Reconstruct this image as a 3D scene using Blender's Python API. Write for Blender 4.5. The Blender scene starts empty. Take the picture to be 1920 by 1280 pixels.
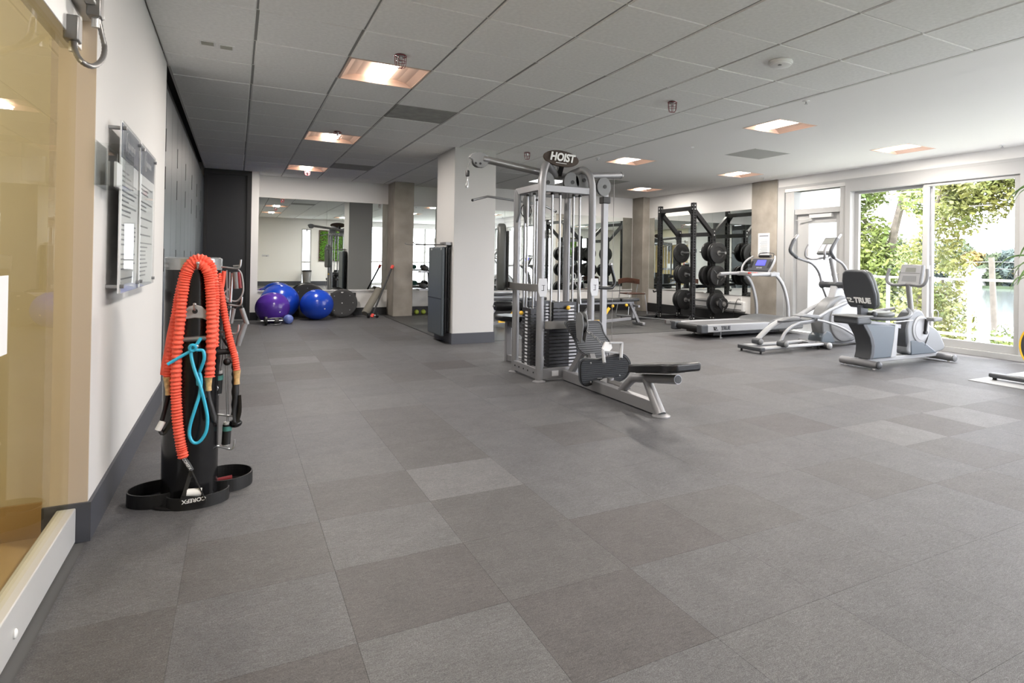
import bpy, bmesh, math, random
from mathutils import Vector, Matrix, noise
random.seed(7)
PI = math.pi
SC = bpy.context.scene
COL = SC.collection
V = Vector

# ---------------------------------------------------------------- camera, world, light, exposure
F_PX, CX, CY = 1154.08, 1094.94, 482.10
YAW, PIT, ROL = 0.514105, 0.0059656, 0.0154813
CH = 1.14551            # camera height
CEIL = 2.6455           # ceiling height
_f = V((math.sin(YAW), math.cos(YAW), 0)); _r = V((math.cos(YAW), -math.sin(YAW), 0)); _u = V((0, 0, 1))
fwd = _f*math.cos(PIT) + _u*math.sin(PIT); u2 = _u*math.cos(PIT) - _f*math.sin(PIT)
rgt = _r*math.cos(ROL) + u2*math.sin(ROL); up = u2*math.cos(ROL) - _r*math.sin(ROL)
cd = bpy.data.cameras.new('camera'); cam = bpy.data.objects.new('camera', cd); COL.objects.link(cam)
M = Matrix((rgt, up, -fwd)).transposed().to_4x4(); M.translation = V((0, 0, CH)); cam.matrix_world = M
cd.sensor_width = 36; cd.lens = F_PX/1920*36; cd.shift_x = (960-CX)/1920; cd.shift_y = (CY-640)/1920
cd.clip_start = .05; cd.clip_end = 600
SC.camera = cam

W = bpy.data.worlds.new('sky'); SC.world = W; W.use_nodes = True
nt = W.node_tree; bg = nt.nodes['Background']
bg.inputs[0].default_value = (.93, .955, 1.0, 1); bg.inputs[1].default_value = 7.2
sd = bpy.data.lights.new('sun', 'SUN'); sd.energy = 6.0; sd.angle = .01; sd.color = (1, .95, .85)
so = bpy.data.objects.new('sun', sd); COL.objects.link(so)
el, az = math.radians(55), math.radians(-35)
so.rotation_euler = (V((math.cos(el)*math.cos(az), math.cos(el)*math.sin(az), math.sin(el)))).to_track_quat('Z', 'Y').to_euler()
SC.view_settings.view_transform = 'Standard'; SC.view_settings.look = 'None'
SC.view_settings.exposure = 0.72; SC.view_settings.gamma = 1
SC.view_settings.use_curve_mapping = False
SC.cycles.max_bounces = 9; SC.cycles.diffuse_bounces = 5; SC.cycles.glossy_bounces = 5
SC.cycles.transparent_max_bounces = 16; SC.cycles.caustics_reflective = False; SC.cycles.caustics_refractive = False
SC.cycles.sample_clamp_indirect = 4
LAMP = 34.0             # watts of each ceiling fixture
for (px_, py_, pz_, sx_, sy_) in ((8.36, 5.2, 1.2, 2.4, 2.3), (8.36, 7.1, 1.2, 1.0, 2.3), (8.36, 1.6, 1.2, 3.4, 2.3)):
    pd = bpy.data.lights.new('daylight_portal', 'AREA'); pd.shape = 'RECTANGLE'; pd.size = sx_; pd.size_y = sy_
    pd.cycles.is_portal = True
    po = bpy.data.objects.new('daylight_portal', pd); COL.objects.link(po); po.location = (px_-.02, py_, pz_)
    po.rotation_euler = (PI/2, 0, PI/2)

# a point on the ray through a pixel of the photograph, on the plane axis=value (used to measure things)
def PX(x, y, ax, val):
    d = rgt*((x-CX)/F_PX) - up*((y-CY)/F_PX) + fwd; o = V((0, 0, CH))
    return o + d*((val-o[ax])/d[ax])

# ---------------------------------------------------------------- materials
MATS = {}
def mat(name, col, rough=.5, metal=0., bump=0., bscale=200., var=0., vscale=6., emit=None, estr=0., alpha=None, spec=.5, coat=0., vary2=None):
    if name in MATS: return MATS[name]
    m = bpy.data.materials.new(name); MATS[name] = m; m.use_nodes = True
    n = m.node_tree; b = n.nodes['Principled BSDF']; L = n.links.new
    b.inputs['Base Color'].default_value = (*col, 1); b.inputs['Roughness'].default_value = rough
    b.inputs['Metallic'].default_value = metal; b.inputs['Specular IOR Level'].default_value = spec
    b.inputs['Coat Weight'].default_value = coat
    if emit: b.inputs['Emission Color'].default_value = (*emit, 1); b.inputs['Emission Strength'].default_value = estr
    tc = n.nodes.new('ShaderNodeTexCoord')
    if var > 0:
        nz = n.nodes.new('ShaderNodeTexNoise'); nz.inputs['Scale'].default_value = vscale; nz.inputs['Detail'].default_value = 6
        L(tc.outputs['Object'], nz.inputs['Vector'])
        r = n.nodes.new('ShaderNodeValToRGB'); r.color_ramp.elements[0].position = .3; r.color_ramp.elements[1].position = .7
        c2 = vary2 or tuple(min(1, c*(1+var)) for c in col); c1 = col if vary2 else tuple(c*(1-var) for c in col)
        r.color_ramp.elements[0].color = (*c1, 1); r.color_ramp.elements[1].color = (*c2, 1)
        L(nz.outputs['Fac'], r.inputs['Fac']); L(r.outputs['Color'], b.inputs['Base Color'])
    if bump > 0:
        nb = n.nodes.new('ShaderNodeTexNoise'); nb.inputs['Scale'].default_value = bscale; nb.inputs['Detail'].default_value = 3
        L(tc.outputs['Object'], nb.inputs['Vector'])
        bp = n.nodes.new('ShaderNodeBump'); bp.inputs['Strength'].default_value = bump; bp.inputs['Distance'].default_value = .004
        L(nb.outputs['Fac'], bp.inputs['Height']); L(bp.outputs['Normal'], b.inputs['Normal'])
    return m
def glass(name, tint=(1, 1, 1), refl=.12, base=.0):
    if name in MATS: return MATS[name]
    m = bpy.data.materials.new(name); MATS[name] = m; m.use_nodes = True
    n = m.node_tree; n.nodes.clear(); L = n.links.new
    o = n.nodes.new('ShaderNodeOutputMaterial'); t = n.nodes.new('ShaderNodeBsdfTransparent'); t.inputs[0].default_value = (*tint, 1)
    g = n.nodes.new('ShaderNodeBsdfGlossy'); g.inputs['Roughness'].default_value = 0.0
    fr = n.nodes.new('ShaderNodeFresnel'); fr.inputs['IOR'].default_value = 1.5
    mm = n.nodes.new('ShaderNodeMath'); mm.operation = 'MULTIPLY_ADD'; mm.inputs[1].default_value = refl/.12; mm.inputs[2].default_value = base; mm.use_clamp = True
    ge = n.nodes.new('ShaderNodeNewGeometry'); inv = n.nodes.new('ShaderNodeMath'); inv.operation = 'SUBTRACT'; inv.inputs[0].default_value = 1; L(ge.outputs['Backfacing'], inv.inputs[1]); pr = n.nodes.new('ShaderNodeMath'); pr.operation = 'MULTIPLY'
    x = n.nodes.new('ShaderNodeMixShader'); L(fr.outputs[0], mm.inputs[0]); L(mm.outputs[0], pr.inputs[0]); L(inv.outputs[0], pr.inputs[1]); L(pr.outputs[0], x.inputs[0]); L(t.outputs[0], x.inputs[1]); L(g.outputs[0], x.inputs[2]); L(x.outputs[0], o.inputs[0])
    return m
def carpet(name, col, c2):
    if name in MATS: return MATS[name]
    m = mat(name, col, .56, spec=.36); n = m.node_tree; L = n.links.new; b = n.nodes['Principled BSDF']
    tc = n.nodes.new('ShaderNodeTexCoord'); mp = n.nodes.new('ShaderNodeMapping'); mp.inputs['Scale'].default_value = (1, 3.5, 1)
    L(tc.outputs['Generated'], mp.inputs[0])
    ge = n.nodes.new('ShaderNodeNewGeometry')
    na = n.nodes.new('ShaderNodeTexNoise'); na.inputs['Scale'].default_value = 240; na.inputs['Detail'].default_value = 6; na.inputs['Roughness'].default_value = .75
    mp2 = n.nodes.new('ShaderNodeMapping'); mp2.inputs['Scale'].default_value = (1, 2.2, 1); L(ge.outputs['Position'], mp2.inputs[0]); L(mp2.outputs[0], na.inputs['Vector'])
    nb = n.nodes.new('ShaderNodeTexNoise'); nb.inputs['Scale'].default_value = 7; L(ge.outputs['Position'], nb.inputs['Vector'])
    r = n.nodes.new('ShaderNodeValToRGB'); r.color_ramp.elements[0].position = .40; r.color_ramp.elements[1].position = .62
    r.color_ramp.elements[0].color = (*[c*.66 for c in col], 1); r.color_ramp.elements[1].color = (*c2, 1)
    L(na.outputs['Fac'], r.inputs[0])
    mx = n.nodes.new('ShaderNodeMixRGB'); mx.blend_type = 'MULTIPLY'; mx.inputs[0].default_value = .35
    ns = n.nodes.new('ShaderNodeTexNoise'); ns.inputs['Scale'].default_value = 70; ns.inputs['Detail'].default_value = 8; ns.inputs['Roughness'].default_value = .8; ns.inputs['Distortion'].default_value = 1.2
    mp3 = n.nodes.new('ShaderNodeMapping'); mp3.inputs['Scale'].default_value = (.55, 1.9, 1); L(ge.outputs['Position'], mp3.inputs[0]); L(mp3.outputs[0], ns.inputs['Vector'])
    rs = n.nodes.new('ShaderNodeValToRGB'); rs.color_ramp.elements[0].position = .35; rs.color_ramp.elements[1].position = .68; rs.color_ramp.elements[0].color = (.62, .62, .62, 1); rs.color_ramp.elements[1].color = (1.5, 1.5, 1.5, 1)
    L(ns.outputs['Fac'], rs.inputs[0]); ms = n.nodes.new('ShaderNodeMixRGB'); ms.blend_type = 'MULTIPLY'; ms.inputs[0].default_value = 1
    L(r.outputs[0], ms.inputs[1]); L(rs.outputs[0], ms.inputs[2])
    L(ms.outputs[0], mx.inputs[1]); L(nb.outputs['Fac'], mx.inputs[2])
    L(mx.outputs[0], b.inputs['Base Color'])
    bp = n.nodes.new('ShaderNodeBump'); bp.inputs['Strength'].default_value = .12; bp.inputs['Distance'].default_value = .002
    L(na.outputs['Fac'], bp.inputs['Height']); L(bp.outputs['Normal'], b.inputs['Normal'])
    return m

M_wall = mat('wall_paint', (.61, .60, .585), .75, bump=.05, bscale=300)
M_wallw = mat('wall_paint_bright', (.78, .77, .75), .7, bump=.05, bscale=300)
M_jamb = mat('jamb_paint', (.52, .44, .35), .7)
M_ctile = mat('ceiling_tile_board', (.84, .84, .82), .9, bump=.25, bscale=260, var=.05, vscale=40)
M_ctile2 = mat('perforated_vent_board', (.33, .33, .31), .9, bump=.3, bscale=200, var=.15, vscale=9)
M_tee = mat('ceiling_tee', (.26, .26, .25), .6)  # long tees coloured dark to paint in the shadow gap between tiles
M_tee2 = mat('ceiling_tee_light', (.62, .62, .60), .6)
M_dry = mat('drywall_ceiling', (.86, .85, .83), .8)
M_base = mat('baseboard_vinyl', (.055, .058, .07), .55)
M_baseblk = mat('baseboard_black', (.012, .012, .013), .5)
M_cab = mat('cabinet_laminate', (.026, .033, .039), .42, var=.06, vscale=3)
M_cabd = mat('cabinet_dark_gap', (.006, .006, .007), .6)
M_cabend = mat('cabinet_black', (.013, .014, .017), .38)
M_mirror = mat('mirror_silver', (.86, .90, .88), .0, 1.)
M_mirback = mat('mirror_edge', (.25, .28, .26), .4)
M_conc = mat('raw_concrete', (.30, .27, .23), .85, bump=.4, bscale=60, var=.18, vscale=3.5)
M_alu = mat('brushed_aluminium', (.66, .66, .65), .40, .35, bump=.05, bscale=400)
M_frame = mat('window_frame_white', (.44, .44, .435), .5)
M_glass = glass('window_glass', (.985, .985, 1), .10)
M_yglass = glass('tinted_door_glass', (.972, .955, .86), .07, .03)
M_acry = glass('clear_acrylic', (.96, .97, .97), .09, .02)
M_silver = mat('silver_powder_coat', (.27, .27, .28), .42, .45, bump=.04, bscale=500)
M_silv2 = mat('silver_plastic', (.23, .24, .25), .4, .1)
M_lsilv = mat('light_silver_shell', (.34, .345, .355), .42, .1)
M_gsteel = mat('grey_steel', (.24, .235, .23), .38, .6)
M_chrome = mat('chrome', (.42, .425, .435), .28, .9)
M_black = mat('black_rubber', (.008, .008, .0085), .5)
M_blkmet = mat('black_powder_coat', (.010, .010, .011), .42)
M_blkgl = mat('glossy_black', (.008, .008, .009), .2, spec=.4)
M_vinyl = mat('black_vinyl', (.009, .0095, .011), .3, bump=.08, bscale=120)
M_gvinyl = mat('grey_vinyl', (.075, .08, .076), .42, bump=.08, bscale=120)
M_dgrey = mat('dark_grey_plastic', (.055, .059, .066), .42)
M_mgrey = mat('mid_grey_plastic', (.17, .175, .18), .45)
M_slate = mat('slate_blue_plastic', (.09, .11, .13), .35)
M_plate = mat('stack_iron', (.035, .036, .04), .4, .2)
M_label = mat('weight_label', (.62, .63, .66), .5)
M_yel = mat('yellow_plastic', (.85, .50, .03), .35)
M_brown = mat('brand_brown', (.050, .034, .025), .55, spec=.2)
M_white = mat('white_plastic', (.80, .80, .79), .5)
M_red = mat('coral_red_nylon', (.88, .12, .07), .6, bump=.5, bscale=300, var=.12, vscale=40)
M_redc = mat('red_cap', (.80, .06, .04), .45)
M_dred = mat('dark_red_wire', (.20, .015, .02), .4)
M_blue = mat('blue_tubing', (.04, .44, .66), .25)
M_ballb = mat('blue_vinyl_ball', (.012, .065, .50), .22, spec=.6)
M_ballp = mat('purple_vinyl_ball', (.09, .03, .32), .22, spec=.6)
M_balls = mat('pale_blue_ball', (.16, .22, .55), .4, var=.3, vscale=12)
M_olive = mat('foam_mat_olive', (.22, .205, .17), .75)
M_gold = mat('gold_tape', (.55, .36, .16), .45, var=.4, vscale=60)
M_tealr = mat('teal_band', (.08, .30, .27), .5)
M_paper = mat('printed_paper', (.74, .75, .76), .6)
M_ink = mat('print_ink', (.20, .21, .24), .7)
M_navy = mat('navy_header', (.07, .085, .13), .4)
M_wood = mat('dark_walnut', (.075, .030, .018), .38, var=.25, vscale=14)
M_leaf = mat('leaf_green', (.09, .15, .035), .5, var=.5, vscale=.8, vary2=(.24, .27, .06))
M_leaf2 = mat('leaf_olive', (.10, .14, .035), .5, var=.5, vscale=1.2, vary2=(.29, .27, .07))
M_bark = mat('bark', (.20, .17, .14), .9, bump=.8, bscale=20, var=.3, vscale=8)
M_moss = mat('moss_green', (.10, .26, .02), .7, var=.8, vscale=30)
M_screen = mat('blue_lcd', (.05, .05, .4), .3, emit=(.10, .10, .95), estr=1.0)
M_lcd = mat('grey_lcd', (.23, .24, .22), .3)
M_lens = mat('lamp_lens', (1, 1, 1), .5, emit=(1, .92, .82), estr=5)
M_refl = mat('lamp_reflector', (.72, .55, .46), .6)  # pinkish base colour holds the tint of the warm lamp light
M_rubber = mat('rubber_floor', (.04, .04, .041), .42, bump=.3, bscale=150, var=.15, vscale=3)
M_tan = mat('tan_floor_tile', (.50, .36, .19), .45, var=.08, vscale=2)
M_hallw = mat('hall_wall', (.74, .68, .52), .8)
M_water = mat('lake_water', (.16, .18, .17), .08, bump=.6, bscale=1.2, spec=1.)

# ---------------------------------------------------------------- mesh building
class MB:
    def __init__(s): s.v = []; s.f = []
    def add(s, vs, fs):
        k = len(s.v); s.v += [tuple(v) for v in vs]; s.f += [tuple(i+k for i in f) for f in fs]; return s
    def box(s, x0, y0, z0, x1, y1, z1):
        x0, x1 = sorted((x0, x1)); y0, y1 = sorted((y0, y1)); z0, z1 = sorted((z0, z1))
        if s.v: e = (len(s.v)//8 % 9)*1.1e-4; x0 -= e; y0 -= e; x1 += e; y1 += e; z1 += e*.5     # joined boxes never share a plane
        return s.add([(x0,y0,z0),(x1,y0,z0),(x1,y1,z0),(x0,y1,z0),(x0,y0,z1),(x1,y0,z1),(x1,y1,z1),(x0,y1,z1)],
                     [(0,3,2,1),(4,5,6,7),(0,1,5,4),(1,2,6,5),(2,3,7,6),(3,0,4,7)])
    def bar(s, p0, p1, w, h, upv=(0, 0, 1)):                # rectangular bar between two points
        p0, p1 = V(p0), V(p1); d = (p1-p0).normalized(); u = V(upv)
        if abs(d.dot(u)) > .98: u = V((0, 1, 0))
        sx = d.cross(u).normalized(); sz = sx.cross(d).normalized()
        q = [p + sx*(a*w/2) + sz*(b*h/2) for p in (p0, p1) for a, b in ((-1,-1),(1,-1),(1,1),(-1,1))]
        return s.add(q, [(0,3,2,1)[::-1],(4,5,6,7)[::-1],(0,1,5,4)[::-1],(1,2,6,5)[::-1],(2,3,7,6)[::-1],(3,0,4,7)[::-1]])
    def tube(s, pts, r, n=10, closed=False, rf=None, flat=1., cap=True):
        pts = [V(p) for p in pts]; N = len(pts); rings = []
        t0 = (pts[1]-pts[0]).normalized(); u = t0.orthogonal().normalized(); prev = t0
        for i in range(N):
            if closed: t = (pts[(i+1) % N]-pts[i-1]).normalized()
            else: t = (pts[min(i+1, N-1)]-pts[max(i-1, 0)]).normalized()
            q = prev.rotation_difference(t); u = (q @ u); u = (u - t*u.dot(t)).normalized(); prev = t
            w = t.cross(u); rr = rf(i) if rf else (r[i] if isinstance(r, (list, tuple)) else r)
            rings.append([pts[i] + u*(math.cos(a)*rr) + w*(math.sin(a)*rr*flat) for a in [2*PI*k/n for k in range(n)]])
        vs = [p for ring in rings for p in ring]; fs = []
        for i in range(N if closed else N-1):
            j = (i+1) % N
            for k in range(n): fs.append((i*n+k, i*n+(k+1) % n, j*n+(k+1) % n, j*n+k))
        if not closed and cap: fs += [tuple(range(n))[::-1], tuple((N-1)*n+k for k in range(n))]
        return s.add(vs, fs)
    def cyl(s, p0, p1, r0, r1=None, n=20): return s.tube([p0, p1], [r0, r0 if r1 is None else r1], n)
    def sph(s, c, rx, ry=None, rz=None, n=24, m=14):
        ry = ry or rx; rz = rz or rx; vs = [(c[0], c[1], c[2]+rz)]
        for i in range(1, m):
            a = PI*i/m
            for k in range(n): b = 2*PI*k/n; vs.append((c[0]+rx*math.sin(a)*math.cos(b), c[1]+ry*math.sin(a)*math.sin(b), c[2]+rz*math.cos(a)))
        vs.append((c[0], c[1], c[2]-rz)); fs = [(0, 1+k, 1+(k+1) % n) for k in range(n)]
        for i in range(m-2):
            for k in range(n): fs.append((1+i*n+k, 1+(i+1)*n+k, 1+(i+1)*n+(k+1) % n, 1+i*n+(k+1) % n))
        e = len(vs)-1; fs += [(e, 1+(m-2)*n+(k+1) % n, 1+(m-2)*n+k) for k in range(n)]
        return s.add(vs, fs)
    def lathe(s, c, axis, prof, n=32):                       # profile of (radius, height along axis); closed at both ends
        axis = V(axis).normalized(); u = axis.orthogonal().normalized(); w = axis.cross(u); c = V(c); vs = []
        for r, h in prof:
            for k in range(n): a = 2*PI*k/n; vs.append(c + axis*h + (u*math.cos(a)+w*math.sin(a))*max(r, 1e-4))
        fs = []; P = len(prof)
        for i in range(P-1):
            for k in range(n): fs.append((i*n+k, i*n+(k+1) % n, (i+1)*n+(k+1) % n, (i+1)*n+k))
        fs += [tuple(range(n))[::-1], tuple((P-1)*n+k for k in range(n))]
        return s.add(vs, fs)
    def prism(s, pts, off):                                  # polygon swept along a vector
        pts = [V(p) for p in pts]; o = V(off); n = len(pts)
        return s.add(pts + [p+o for p in pts], [tuple(range(n))[::-1], tuple(range(n, 2*n))] + [(k, (k+1) % n, n+(k+1) % n, n+k) for k in range(n)])
    def mesh(s, name, origin=(0, 0, 0)):
        me = bpy.data.meshes.new(name); o = V(origin)
        me.from_pydata([V(v)-o for v in s.v], [], s.f); me.validate()
        bm = bmesh.new(); bm.from_mesh(me); bmesh.ops.recalc_face_normals(bm, faces=bm.faces); bm.to_mesh(me); bm.free()
        me.shade_smooth(); me.set_sharp_from_angle(angle=math.radians(38)); return me

WL = {}
def obj(name, mb, m, parent=None, bevel=0., seg=2, label=None, origin=None, stuff=False):
    og = WL[parent.name] if parent is not None and origin is None else V(origin or (0, 0, 0))
    me = mb.mesh(name, og) if isinstance(mb, MB) else mb
    if m: me.materials.append(m)
    o = bpy.data.objects.new(name, me); COL.objects.link(o)
    if parent is not None:
        o.parent = parent; o.location = og - WL[parent.name]
    else: o.location = og
    WL[o.name] = og.copy()
    if bevel:
        b = o.modifiers.new('bevel', 'BEVEL'); b.width = bevel; b.segments = seg; b.limit_method = 'ANGLE'; b.angle_limit = math.radians(40)
    if label: o['label'] = label
    if stuff: o['kind'] = 'stuff'
    return o
def thing(name, label, cat, loc=(0, 0, 0), group=None):
    o = bpy.data.objects.new(name, None); COL.objects.link(o); o.location = loc; o.empty_display_size = .1
    o['label'] = label; o['category'] = cat; WL[o.name] = V(loc)
    if group: o['group'] = group
    return o
def tag(o, label, cat, group=None):
    o['label'] = label; o['category'] = cat
    if group: o['group'] = group
    return o
def struct(name, mb, m, parent=None, bevel=0.):
    o = obj(name, mb, m, parent, bevel); o['kind'] = 'structure'; return o
def box(*a): return MB().box(*a)
def tube(*a, **k): return MB().tube(*a, **k)
def cr(pts, k=6, closed=False):                              # smooth curve through points
    pts = [V(p) for p in pts]; n = len(pts); out = []
    g = (lambda i: pts[i % n]) if closed else (lambda i: pts[max(0, min(n-1, i))])
    for i in range(n if closed else n-1):
        a, b, c, d = g(i-1), g(i), g(i+1), g(i+2)
        for j in range(k):
            t = j/k; out.append(.5*((2*b)+(c-a)*t+(2*a-5*b+4*c-d)*t*t+(3*b-a-3*c+d)*t**3))
    if not closed: out.append(pts[-1])
    return out
def dup(o, loc, label=None, parent=None):                    # copy a thing with its parts and sub-parts
    c = o.copy(); COL.objects.link(c)
    c.location = loc if parent is None else o.location
    if parent: c.parent = parent
    if label: c['label'] = label
    WL[c.name] = V(loc)
    for ch in o.children: dup(ch, ch.location, parent=c)
    return c
def text(name, s, size, loc, xdir, ydir, m, parent=None, ext=.002, shear=0., bold=0.):
    cu = bpy.data.curves.new(name, 'FONT'); cu.body = s; cu.size = size; cu.extrude = ext; cu.shear = shear; cu.offset = bold
    cu.align_x = 'CENTER'; cu.align_y = 'CENTER'; cu.resolution_u = 4
    t = bpy.data.objects.new(name, cu); COL.objects.link(t)
    x = V(xdir).normalized(); y = V(ydir).normalized(); z = x.cross(y)
    mw = Matrix((x, y, z)).transposed().to_4x4(); mw.translation = V(loc)
    bpy.context.view_layer.update()
    me = bpy.data.meshes.new_from_object(t.evaluated_get(bpy.context.evaluated_depsgraph_get()))
    bpy.data.objects.remove(t); me.name = name; me.materials.clear(); me.materials.append(m)
    og = WL[parent.name] if parent is not None else V((0, 0, 0))
    me.transform(Matrix.Translation(-og) @ mw)
    o = bpy.data.objects.new(name, me); COL.objects.link(o); WL[o.name] = og.copy()
    if parent is not None: o.parent = parent
    else: o.location = og
    return o

# ---------------------------------------------------------------- room shell
XL, XR, YB, YB2, YR = -.5, 8.38, 12.9, 12.2, -.95
# carpet: a slab, tiles lying on it as parts
fl = struct('floor', MB().box(XL-.1, YR, -.12, 2.55, YB+.2, -.002).box(2.55, YR, -.12, XR+.02, 8.17, -.002).box(2.55, 8.17, -.12, XR+.02, YB+.2, -.02), mat('floor_slab', (.10, .10, .10), .9))
CT, CX0, CY0 = .48308, .3324, -.01368
pal = [((.098, .097, .102), (.218, .216, .225)), ((.108, .108, .112), (.24, .239, .246)), ((.082, .077, .079), (.180, .169, .172)),
       ((.102, .102, .108), (.226, .226, .236)), ((.090, .087, .089), (.200, .194, .197)), ((.135, .135, .140), (.285, .284, .292))]
pal = [tuple(tuple(c*.76 for c in q) for q in p) for p in pal]
M_carp = [carpet('carpet_%s' % w, *p) for w, p in zip(('grey', 'light_grey', 'brown_grey', 'cool_grey', 'warm_grey', 'pale_grey'), pal)]
def depth(p): return (V(p)-V((0, 0, CH))).dot(fwd)
def onscr(p):
    d = V(p)-V((0, 0, CH)); z = d.dot(fwd)
    return z > .3 and -60 < CX+F_PX*d.dot(rgt)/z < 1980 and CY-F_PX*d.dot(up)/z < 1340
tiles = []
for i in range(-2, 17):
    for j in range(-2, 27):
        x0, x1 = max(XL, CX0+i*CT), min(XR, CX0+(i+1)*CT); y0, y1 = max(YR, CY0+j*CT), min(YB, CY0+(j+1)*CT)
        if x1-x0 < .02 or y1-y0 < .02: continue
        if x0 > 2.5 and y0 > 8.05: continue
        if x1 > 2.56 and y1 > 8.17: y1 = 8.17 if x0 > 2.4 else y1; x1 = min(x1, 2.55) if y0 > 8.0 else x1
        vis = any(onscr((a, b, 0)) for a in (x0, (x0+x1)/2, x1) for b in (y0, (y0+y1)/2, y1)); c = V(((x0+x1)/2, (y0+y1)/2, 0))
        tiles.append((0 if vis else 1, depth(c), i, j, x0, y0, x1, y1))
tiles.sort(); shared = {}; rest = MB()
special = {(0, 4): 2, (-1, 3): 2, (1, 3): 2, (2, 4): 2, (8, 5): 2, (8, 8): 4, (-2, 4): 4, (-1, 5): 4, (0, 6): 4, (6, 8): 4, (11, 8): 4, (1, 4): 4, (0, 5): 1, (-1, 4): 3, (0, 7): 1, (1, 6): 5, (2, 5): 3,
           (1, 5): 4, (1, 7): 4, (7, 5): 5, (9, 5): 5, (10, 6): 5, (9, 7): 5, (8, 7): 1, (11, 7): 5, (11, 6): 5, (9, 6): 4, (10, 5): 4, (0, 15): 5, (-1, 14): 5, (0, 3): 1, (2, 3): 0, (3, 4): 4}
for k, (nv, dp, i, j, x0, y0, x1, y1) in enumerate(tiles):
    rnd = random.Random(i*131+j*17+5)
    g = .0001; hz = 0; full = abs(x1-x0-CT) < 1e-4 and abs(y1-y0-CT) < 1e-4
    if k >= 296 or nv: rest.add([(x0, y0, 0), (x1, y0, 0), (x1, y1, 0), (x0, y1, 0)], [(0, 1, 2, 3)]); continue
    ci = special.get((i, j), rnd.choices(range(6), (6, 4, .6, 6, 4, .2))[0]); c = V(((x0+x1)/2, (y0+y1)/2, 0)); m = M_carp[ci]
    if full:
        if ci not in shared:
            e = CT/2-g; me = MB().add([(-e,-e,-.012),(e,-e,-.012),(e,e,-.012),(-e,e,-.012),(-e+.0003,-e+.0003,.0005),(e-.0003,-e+.0003,.0005),(e-.0003,e-.0003,.0005),(-e+.0003,e-.0003,.0005)],
                 [(0,3,2,1),(4,5,6,7),(0,1,5,4),(1,2,6,5),(2,3,7,6),(3,0,4,7)]).mesh('carpet_tile'); me.materials.append(m); shared[ci] = me
        o = bpy.data.objects.new('carpet_tile', shared[ci]); COL.objects.link(o); o.parent = fl; o.location = c; WL[o.name] = c
    else: obj('carpet_tile', box(x0+g, y0+g, -.012, x1-g, y1-g, .0005), m, fl)
obj('far_carpet_tiles', rest, M_carp[0], fl, stuff=True)
# rubber mats of the free-weight corner
rx = [2.553, 3.9, 5.12, 6.34, 7.56, XR]; ry = [8.173, 9.39, 10.61, 11.83, YB]
for i in range(5):
    for j in range(4): obj('rubber_mat', box(rx[i]+.002, ry[j]+.002, -.02, rx[i+1]-.002, ry[j+1]-.002, .001), M_rubber, fl)
struct('trim_1', MB().box(2.535, 8.10, -.01, 2.553, 12.3, .006).box(3.1, 8.155, -.01, 8.3, 8.173, .004), M_blkmet)

# ceiling
ce = struct('ceiling', MB().box(XL-.7, YR, CEIL+.10, 4.455, YB+.1, CEIL+.2), mat('plenum_dark', (.05, .05, .05), .9))
TI, GX, GY = .62476, .08856, 4.26149
lights_g = {(1, 1), (1, 6), (1, 11), (5, -6), (1, -4)}; vents_g = {(2, 3), (2, 10)}
half = MB(); CTI = []
for i in range(-1, 7):
    for j in range(-9, 14):
        x0, x1 = max(XL, GX+i*TI), min(4.455, GX+(i+1)*TI); y0, y1 = max(YR, GY+j*TI), min(YB, GY+(j+1)*TI)
        if y1-y0 < .03 or (i, j) in lights_g: continue
        CTI.append((i, j, x0, y0, x1, y1))
cshared = {}
for (i, j, x0, y0, x1, y1) in CTI:
    rnd = random.Random(i*31+j); dz = rnd.uniform(-.0015, .0015); full = x1-x0 > TI-.01 and y1-y0 > TI-.01
    m = M_ctile2 if (i, j) in vents_g else M_ctile; gx, gy = .012, .0055; a, b = x1-x0, y1-y0
    key = (m.name, full)
    if full and key in cshared: me = cshared[key]
    else:
        mb = MB().box(-a/2+gx-.006, -b/2+gy-.003, .006, a/2-gx+.006, b/2-gy+.003, .02)
        mb.add([(sx*(a/2-gx-e), sy*(b/2-gy-e), z) for z, e in ((.006, 0), (-.0, .003)) for sx, sy in ((-1,-1),(1,-1),(1,1),(-1,1))],
               [(0,3,2,1),(4,5,6,7),(0,1,5,4),(1,2,6,5),(2,3,7,6),(3,0,4,7)])
        me = mb.mesh('ceiling_tile'); me.materials.append(m)
        if full: cshared[key] = me
    o = bpy.data.objects.new('vent_panel' if (i, j) in vents_g else 'ceiling_tile', me); COL.objects.link(o); o.parent = ce
    o.location = ((x0+x1)/2, (y0+y1)/2, CEIL+dz); WL[o.name] = o.location.copy()
for i in range(0, 8):
    x = GX+i*TI
    if i < 7: obj('ceiling_tee', box(x-.0115, YR, CEIL+.007, x+.0115, YB, CEIL+.04), M_tee, ce)
for j in range(-8, 14):
    y = GY+j*TI
    obj('cross_tee', box(XL, y-.0062, CEIL+.0055, 4.455, y+.0062, CEIL+.035), M_tee2, ce)
obj('edge_trim', MB().box(4.43, YR, CEIL-.004, 4.46, YB, CEIL+.03).box(XL, 5.86, CEIL-.003, XL+.02, 12.38, CEIL+.03), M_tee2, ce)
LD = [(4.87, 4.55), (7.16, 4.62), (7.11, 7.50), (4.83, 7.42), (7.07, 10.25), (4.86, 1.2), (7.2, 1.3), (4.85, 10.25)]     # fixtures in the plaster ceiling
xs = [4.455, 4.84, 5.45, 7.1, 7.71, XR+.05]
dry = MB(); holes = [(x, y, x+.57, y+.54) for x, y in LD]
ys = sorted({YR, YB+.1} | {h[1] for h in holes} | {h[3] for h in holes})
xsx = sorted({4.455, XR+.05} | {h[0] for h in holes} | {h[2] for h in holes})
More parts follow.
